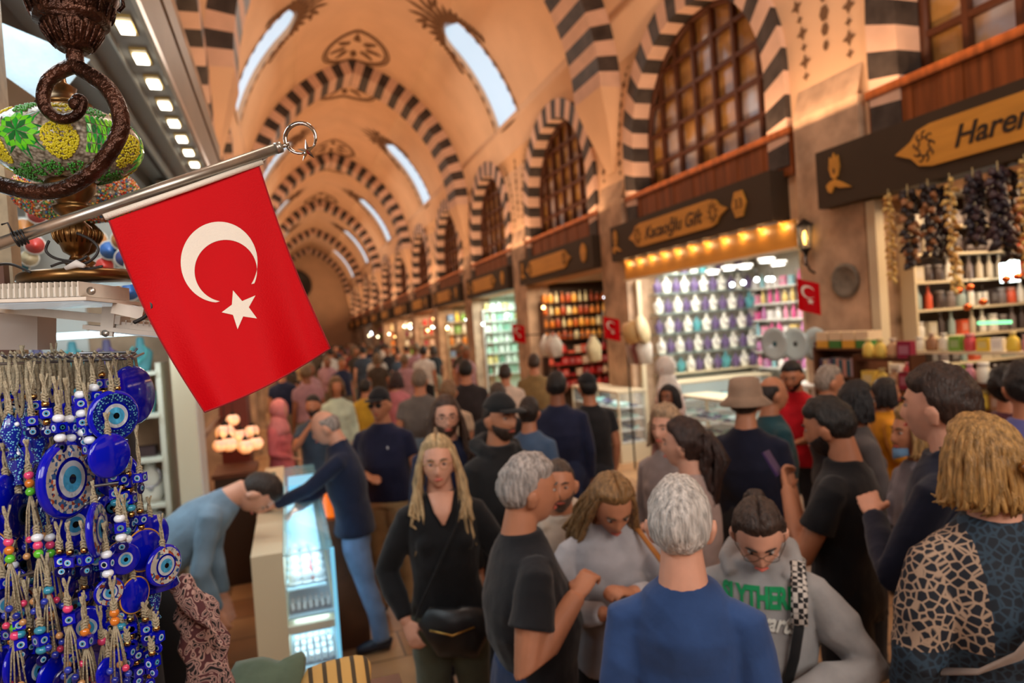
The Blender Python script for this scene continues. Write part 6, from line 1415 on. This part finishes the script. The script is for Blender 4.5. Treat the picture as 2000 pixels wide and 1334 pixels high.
def charm(style, r, bd, L_):
    def f():
        o = thing('evil_eye_charm', '', 'charm'); b = MB(); cord(b, L_); b.build('jute_cord', parent=o)
        b = MB(); z = beads(b, -L_-.002, bd); 
        if bd: b.build('beads', parent=o)
        b = MB()
        if style == 'fish':
            prof = [(0,.05),(.15,.5),(.4,.9),(.62,.72),(.82,.28),(.9,.3),(1,.62)]; b.tube([(0,0,z-r*2.6*t) for t, w in prof], [(r*.62*w, r*.26*w+.001) for t, w in prof], dots if r > .022 else NBd, 16, side=(1,0,0)); b.ball((r*.25,-r*.2,z-r*.7), r*.14, NW, 8, 6); b.build('glass_fish', parent=o)
        elif style == 'tassel':
            for i in range(9): a = i*.7; b.tube([(0,0,z+.004),(math.cos(a)*.006,math.sin(a)*.006,z-.02),(math.cos(a)*.011,math.sin(a)*.011,z-.055-.012*(i % 3))], .0012, jute, 5); b.ball((math.cos(a)*.011,math.sin(a)*.011,z-.06-.012*(i % 3)), .005, cmat([(206,60,100),(40,60,170),(20,40,140),(190,140,90),(40,60,170)][i % 5],'gloss'), 10, 7)
            b.build('beaded_tassel', parent=o)
        elif style == 'strip':
            for i in range(3): beads(b, z-.0+.0, 'gcgctg' if i == 1 else 'gcgctg', .0065) if i == 1 else None
            b.build('bead_column', parent=o)
        elif style == 'bell':
            b.lathe([(0,z),(r*.35,z-.003),(r*.62,z-r*.5),(r*.85,z-r*1.3),(r*1.05,z-r*1.9),(r*1.0,z-r*1.92),(r*.6,z-r*.8),(0,z-.01)], NB, 30); b.build('glass_bell', parent=o)
        else: disc_part(b, r, style, z-r*.96); b.build('glass_disc', parent=o)
        return o
    return f
STY = {'ornate':'ornate round', 'dots':'dotted round', 'eye':'round cobalt', 'navy':'dark navy round', 'gold':'gold rimmed cobalt', 'plain':'plain cobalt round', 'fish':'fish shaped', 'tassel':'tasselled bead', 'strip':'square bead', 'bell':'cobalt bell'}
cn = [0]
def hang(style, px, py, rpx, yaw, z, bd='', Lpx=60, lab=None, total=None):
    """px, py = centre of the charm in the photograph; it hangs from a hook above"""
    cn[0] += 1; r = rpx*z/F; L_ = Lpx*z/F; bd_h = {'w':.0128,'g':.0105,'t':.0128,'p':.012,'y':.012,'n':.012,'c':.015}; hb = sum(bd_h[c] for c in bd)+.002
    key = ('ch', style, round(r, 3), bd, round(L_, 2)); up = L_+hb+({'fish':1.3,'bell':1.0,'tassel':0,'strip':0}.get(style, .96))*r
    p = at(px, py, z)+Vector((0,0,up)); az = math.atan2(p.x, p.y)
    l = lab
    if lab is None or 'right of the rack' in lab or 'column of' in lab:
        vz = 'high up' if py < 880 else 'above mid height' if py < 980 else 'at mid height' if py < 1080 else 'below mid height' if py < 1180 else 'low down' if py < 1270 else 'at the bottom'
        hz = ['left edge','second column','third column','fourth column','fifth column','sixth column','seventh column','last column'][max(0, min(7, int(px//42)))]
        l = '%s charm%s, %s, %s' % (('tiny '+STY[style]) if rpx < 14 else STY[style], {'':'', 'w':' under white beads', 'g':' under gilt beads', 't':' under turquoise beads', 'p':' under a pink bead', 'n':' under an orange bead', 'y':' under a green bead'}.get(bd[:1], ' under square eye beads'), vz, hz)
    return proto(key, charm(style, r, bd, L_))(tuple(p), -az+R(yaw), l, 'evil eye charms hanging on the rack')
# charms that can be told apart, then the crowd of small ones
hang('ornate', 130, 936, 76, 52, .98, '', 100, 'large ornate evil eye disc with a flowered ring, nearest the lens')
hang('dots', 222, 812, 50, 30, 1.02, '', 56, 'evil eye disc in a field of turquoise dots, right of the bead columns')
hang('plain', 258, 772, 58, 48, 1.12, '', 30, 'big plain cobalt disc at the right edge of the rack')
hang('plain', 214, 890, 44, 36, 1.0, '', 40, 'plain cobalt disc hanging under the dotted disc')
hang('eye', 143, 1024, 46, 30, 1.04, '', 50, 'cobalt evil eye disc half hidden behind the large ornate disc')
hang('ornate', 188, 1034, 55, 74, .99, '', 40, 'ornate disc turned almost edge on, beside the half hidden eye')
hang('eye', 243, 1092, 30, 24, 1.02, '', 30, 'small cobalt evil eye disc left of the cobalt bell')
hang('ornate', 213, 1156, 28, 20, 1.0, 'c', 30, 'small ornate evil eye disc under one square eye bead')
hang('gold', 262, 1162, 34, 42, 1.04, '', 40, 'gold rimmed cobalt disc beside the cobalt bell')
hang('ornate', 320, 1104, 40, 40, 1.08, '', 60, 'ornate evil eye disc at the far right of the rack')
hang('bell', 302, 1110, 40, 0, 1.12, '', 60, 'cobalt glass bell behind the ornate disc at the far right')
hang('plain', 296, 1050, 40, 40, 1.1, '', 40, 'plain cobalt disc above the cobalt bell')
hang('fish', 22, 850, 34, 20, .98, '', 60, 'patterned dark glass fish at the left edge'); hang('fish', 32, 905, 32, -30, .99, '', 60, 'cobalt glass fish below the patterned fish')
hang('fish', 72, 860, 34, 10, 1.0, 'gcg', 60, 'dotted glass fish under an eye bead'); hang('fish', 84, 930, 34, -20, 1.04, '', 60, 'dotted glass fish behind the large ornate disc')
hang('navy', 40, 1005, 44, 60, 1.0, '', 60, 'dark navy evil eye disc low at the left edge'); hang('plain', 14, 965, 40, 55, 1.0, '', 60, 'plain cobalt disc at the left edge under the fish')
for i, (px, py, z, bd, L_) in enumerate([(93,795,.97,'gcg',50),(119,826,.965,'wcw',70),(139,828,.99,'wcw',70),(164,815,1.0,'wcwcw',62),(190,800,1.02,'wcwcw',52),(203,735,1.05,'gcg',32),(64,795,.985,'c',70),(178,850,1.0,'cwc',80),(275,905,1.05,'c',90),(238,1020,1.0,'wcw',50),(250,1040,1.03,'twt',60),(213,1100,.99,'wcw',60),(228,965,1.05,'gcgctg',30),(243,970,1.06,'gcgctg',30),(258,975,1.07,'gcgctg',34),(42,1230,.96,'tctc',70),(83,1240,.955,'tct',70),(140,1070,.97,'gc',50),(120,1068,.972,'gc',50),(168,1066,.968,'gc',50),(168,1215,.96,'nc',60),(135,1170,.95,'pc',50),(60,1215,.97,'gg',90)]):
    hang('strip' if False else 'tassel' if i in (20,21) else 'eye' if False else 'navy', px, py+48, 12, 30*(i % 3), z, bd, L_, 'column of %s beads with a small navy drop, %s' % ({'w':'white and eye','g':'gilt and eye','c':'square eye','t':'turquoise','n':'orange','p':'pink'}[bd[0]], 'upper row of the rack' if py < 900 else 'middle rows of the rack' if py < 1120 else 'lower row of the rack'))
for i, (px, py) in enumerate([(20,1140),(76,1130),(170,1290),(200,1300),(30,1290),(95,1200),(60,1010),(100,1130),(225,1260)]): hang('tassel', px, py-40, 12, 40*i, .955+.012*(i % 4), ['pny','wpy','nn','p','yp','t'][i % 6], 60, 'jute tassel strung with coloured beads, %s' % ['at the left edge','beside the pink beads','at the bottom centre','at the bottom right','at the bottom left','low in the second column','behind the navy disc','under the large ornate disc','above the bottle shaped charms'][i])
for i, (px, py, r) in enumerate([(30,1300,40),(70,1310,38),(110,1320,40),(140,1330,36),(0,1310,40),(170,1340,36),(215,1310,30),(10,1180,34)]): hang('navy' if i % 2 else 'plain', px, py, r, 60-12*(i % 4), .97+.01*(i % 3), 'c' if i % 2 else '', 50, '%s disc in the bottom row of the rack, %s from the left' % ('dark navy' if i % 2 else 'plain cobalt', ['second','fourth','fifth','sixth','first','seventh','eighth','topmost'][i]))
rs = random.Random(21)
def inside(x, y):
    xr = np.interp(y, [700,790,900,1000,1080,1160,1200,1240,1340], [262,270,262,285,322,335,250,292,300]); return x < xr-6
i = 0
while i < 150:
    x, y = rs.uniform(-30, 335), rs.uniform(800, 1370)
    if not inside(x+14, y): continue
    st = rs.choice(['eye','navy','plain','fish','ornate','dots','fish','navy','plain','gold','eye']); bd = rs.choice(['','','c','wcw','gcg','','tc']); z = rs.uniform(1.04, 1.26) if x > 60 else rs.uniform(1.02, 1.2)
    hang(st, x, y, rs.choice([22,28,34,40]), rs.choice([-40,-15,10,35,60]), z, bd, rs.choice([36,60])); i += 1
# small chains of beads low on the right
for i in range(26):
    x, y = rs.uniform(215, 300), rs.uniform(1230, 1340)
    hang('eye', x, y, 10, rs.uniform(-40,40), rs.uniform(1.02,1.15), rs.choice(['gcg','cgc','tct','gtg']), 20, 'tiny eye bead charm low on the right of the rack')
for i in range(11): hang('eye' if i % 4 else 'gold', rs.uniform(165,312), 1225+rs.uniform(0,90), 11, rs.uniform(-60,60), rs.uniform(.99,1.05), 'gc', 24, 'tiny eye charm on a gilt bead low on the right of the rack')
# loose jute cords looped over the top rail
for i in range(34):
    x = -10+8.2*i; z = 1.0+.05*(i % 4)+.0006*x; L_ = rs.uniform(.05,.10); o = at(x, 700+rs.uniform(-6,8), z); b = MB()
    for s_ in (-1, 1): b.tube([(s_*.002,0,.004),(s_*.005,.002*s_,-L_*.4),(s_*.004,0,-L_*.8),(0,0,-L_)], .0026, jute, 8)
    b.tube([(-.002,0,.004),(0,-.004,.008),(.002,0,.004)], .0024, jute, 7)
    q = b.build('cord_loop'); q.location = o; tag(q, 'loop of jute cord on the top rail, %s from the left' % ordw(i), 'cord', 'jute loops on the top rail')
# rack: wires, hooks and a black cloth core added so gaps look dark
rk = thing('charm_rack', 'wire rack carrying the evil eye charms, black cloth core added to darken gaps', 'rack', tuple(at(90, 1000, 1.42))); O = Vector(rk.location)
b = MB(); cy_ = Vector((O.x, O.y, 0)); b.tube([Vector((0,0,z-O.z)) for z in (0, .9, 1.5, 2.04)], [.22,.21,.19,.17], mat('gap_dark_cloth', srgb(10,12,22), .9), 28); b.build('gap_dark_core', parent=rk)
b = MB()
for (x0,y0,z0),(x1,y1,z1) in [((-30,712,1.02),(262,700,1.14)),((-30,1148,.97),(178,1082,1.02)),((178,950,1.0),(276,938,1.1)),((165,985,.99),(190,978,1.02)),((60,1120,1.0),(178,1100,1.04)),((210,1235,1.02),(300,1215,1.12)),((205,1265,1.02),(300,1245,1.12)),((200,1300,1.0),(305,1280,1.1)),((150,690,1.1),(262,688,1.18)),((-30,880,1.1),(180,872,1.12)),((-30,1010,1.1),(200,1000,1.14))]:
    b.tube([at(x0,y0,z0)-O, at(x1,y1,z1)-O, at(x1+6,y1-8,z1)-O], .0022, wire, 8)
for i in range(17):
    x = 6+15.5*i; h_ = MB(); h_.tube([at(x+26, 690, 1.24)-O, at(x+6, 699, 1.03)-O, at(x-2, 694, .99)-O], .0020, wire, 8); h_.build('hook', parent=rk)
b.build('wires', parent=rk)
b = MB(); b.tube([at(x, y, 1.72) for x, y in ((318,1120),(330,1180),(345,1260),(350,1420))], [(.03,.03),(.07,.04),(.085,.05),(.09,.05)], mat('black_cloth', srgb(14,13,16), .9), 16, side=(1,0,0)); tag(b.build('black_cloth'), 'black cloth hanging between the charm rack and the shawl', 'cloth')
# patterned shawl and folded bags at the bottom
pat = mat('shawl_print', srgb(150,120,114), .9); nt = pat.node_tree; N = nt.nodes.new; L = nt.links.new; tc = N('ShaderNodeTexCoord'); v = N('ShaderNodeTexVoronoi'); v.inputs['Scale'].default_value = 34; n = N('ShaderNodeTexNoise'); n.inputs['Scale'].default_value = 9; L(tc.outputs['Object'], n.inputs[0]); L(n.outputs['Color'], v.inputs[0]); v.inputs['Scale'].default_value = 16; rr = N('ShaderNodeValToRGB'); rr.color_ramp.interpolation = 'CONSTANT'; L(v.outputs['Distance'], rr.inputs[0])
rr.color_ramp.elements[0].color = (*srgb(30,26,28), 1); rr.color_ramp.elements[1].position = .26; rr.color_ramp.elements[1].color = (*srgb(170,134,128), 1)
for p_, c_ in ((.40,(40,34,36)),(.48,(186,150,140)),(.62,(90,50,54))): e = rr.color_ramp.elements.new(p_); e.color = (*srgb(*c_), 1)
L(rr.outputs[0], nt.nodes['Principled BSDF'].inputs['Base Color'])
b = MB(); SC = [(345,1128),(372,1170),(392,1225),(404,1290),(412,1380)]
b.tube([at(x, y, 1.5) for x, y in smooth(SC, 4)], [(.014+.034*min(1, i/7)+.007*math.sin(i*1.4), .016+.008*math.sin(i)) for i in range(len(smooth(SC, 4)))], pat, 18, side=(1,0,0))
b.tube([at(x, y, 1.46) for x, y in smooth([(352,1150),(390,1200),(420,1235),(432,1262)], 4)], [(.012+.01*math.sin(i*.5+.6), .010) for i in range(13)], pat, 14, side=(1,0,0))
tag(b.build('patterned_shawl'), 'rose and black patterned shawl hanging beside the charm rack', 'shawl')
def bag(name, label, pts, z, th, m, m2=None):
    b = MB(); n = len(pts); c = at(sum(p[0] for p in pts)/n, sum(p[1] for p in pts)/n, z); k = z/F; cx = sum(p[0] for p in pts)/n; cyy = sum(p[1] for p in pts)/n
    L0 = [(.6,-th),(.92,-th*.6),(1,0),(.95,th*.5),(.6,th)]
    M = frame(c, LX, -LY*.55+LZ*.83)
    rings = [[M @ Vector(((x-cx)*k*s_, -(y-cyy)*k*s_*1.15, h)) for x, y in pts] for s_, h in L0]; vs = [q for r_ in rings for q in r_]
    fs = [(i*n+j, i*n+(j+1) % n, (i+1)*n+(j+1) % n, (i+1)*n+j) for i in range(4) for j in range(n)]+[tuple(reversed(range(n))), tuple(range(4*n, 5*n))]
    b.add(vs, fs, m, True); return tag(b.build(name), label, 'bag')
bag('canvas_bag', 'olive green canvas bag folded on the bottom table', smooth([(448,1300),(500,1290),(545,1298),(580,1280),(590,1330),(570,1400),(450,1410),(440,1350),(448,1300)], 3)[:-1], 1.75, .03, cmat((84,98,80)))
plaid = mat('plaid_cloth', srgb(190,150,84), .9); nt = plaid.node_tree; N = nt.nodes.new; L = nt.links.new; tc = N('ShaderNodeTexCoord'); w1 = N('ShaderNodeTexWave'); w1.inputs['Scale'].default_value = 9; w1.inputs['Distortion'].default_value = .3; L(tc.outputs['Object'], w1.inputs[0]); rr = N('ShaderNodeValToRGB'); rr.color_ramp.interpolation = 'CONSTANT'; rr.color_ramp.elements[0].color = (*srgb(70,56,36), 1); rr.color_ramp.elements[1].position = .22; rr.color_ramp.elements[1].color = (*srgb(196,152,84), 1); L(w1.outputs[0], rr.inputs[0]); L(rr.outputs[0], nt.nodes['Principled BSDF'].inputs['Base Color'])
bag('plaid_bag', 'mustard plaid cloth bag beside the olive canvas bag', smooth([(592,1312),(640,1296),(705,1288),(722,1330),(715,1400),(600,1410),(585,1350),(592,1312)], 3)[:-1], 1.75, .028, plaid)
b = MB(); p = at(580, 1420, 1.8); b.box((p.x, p.y+.12, p.z-.06-.30), (.62,.34,.6), wc); tag(b.build('bag_table'), 'low wooden table carrying the folded bags', 'table')
# small flags further along
def small_flag(px, py, d, sc, lab, rz):
    o = thing('small_flag', lab, 'flag', tuple(at(px, py, d)), rz); b = MB()
    def fp(u, v, y=0): return Vector((sc*(.30*u), .012*math.sin(u*6)+y, -sc*.42*v-.06*u))
    b.sheet(lambda u, v: fp(u, v), 10, 10, red); M_ = lambda cx, cz, r, a: fp((cx+r*math.cos(a))/.30, (cz+r*math.sin(a))/.42, -.004)
    n = 24; vs = []
    for i in range(n+1):
        a = R(40)+R(280)*i/n; vs += [M_(.14,.15,.085,a), M_(.155,.155,.068,R(30)+R(300)*i/n)]
    b.add(vs, [(2*i, 2*i+1, 2*i+3, 2*i+2) for i in range(n)], fwht); b.add([M_(.165,.27,.045 if i % 2 == 0 else .018, -PI/2+PI/5*i) for i in range(10)], [tuple(range(10))], fwht); b.build('cloth', parent=o, fix=False)
    b = MB(); b.tube([(-.02,0,-.46*sc),(-.01,0,.02),(0,0,.08)], .006, steel, 8); b.build('stick', parent=o)
small_flag(1556, 543, 5.6, .62, 'small red crescent flag hanging on the lantern pier', R(-14)); small_flag(1178, 618, 9.4, .72, 'small red flag before the third shop front', R(-30)); small_flag(1000, 632, 13.0, .8, 'small red flag before the fourth shop front', R(-30))

# labels that would still be shared tell their things apart by place, left to right
_by = {}
for o in S.objects:
    if o.parent is None and o.get('label') and o.get('category'): _by.setdefault(o['label'], []).append(o)
for l, os_ in _by.items():
    if len(os_) < 2: continue
    def _px(o): v = o.matrix_basis.translation-CAMLOC; return v.dot(LX)/max(.1, v.dot(LZ))
    os_.sort(key=_px); n = len(os_)
    for i, o in enumerate(os_): o['label'] = l+(', leftmost' if i == 0 else ', rightmost' if i == n-1 else ', %s from left' % ordw(i))
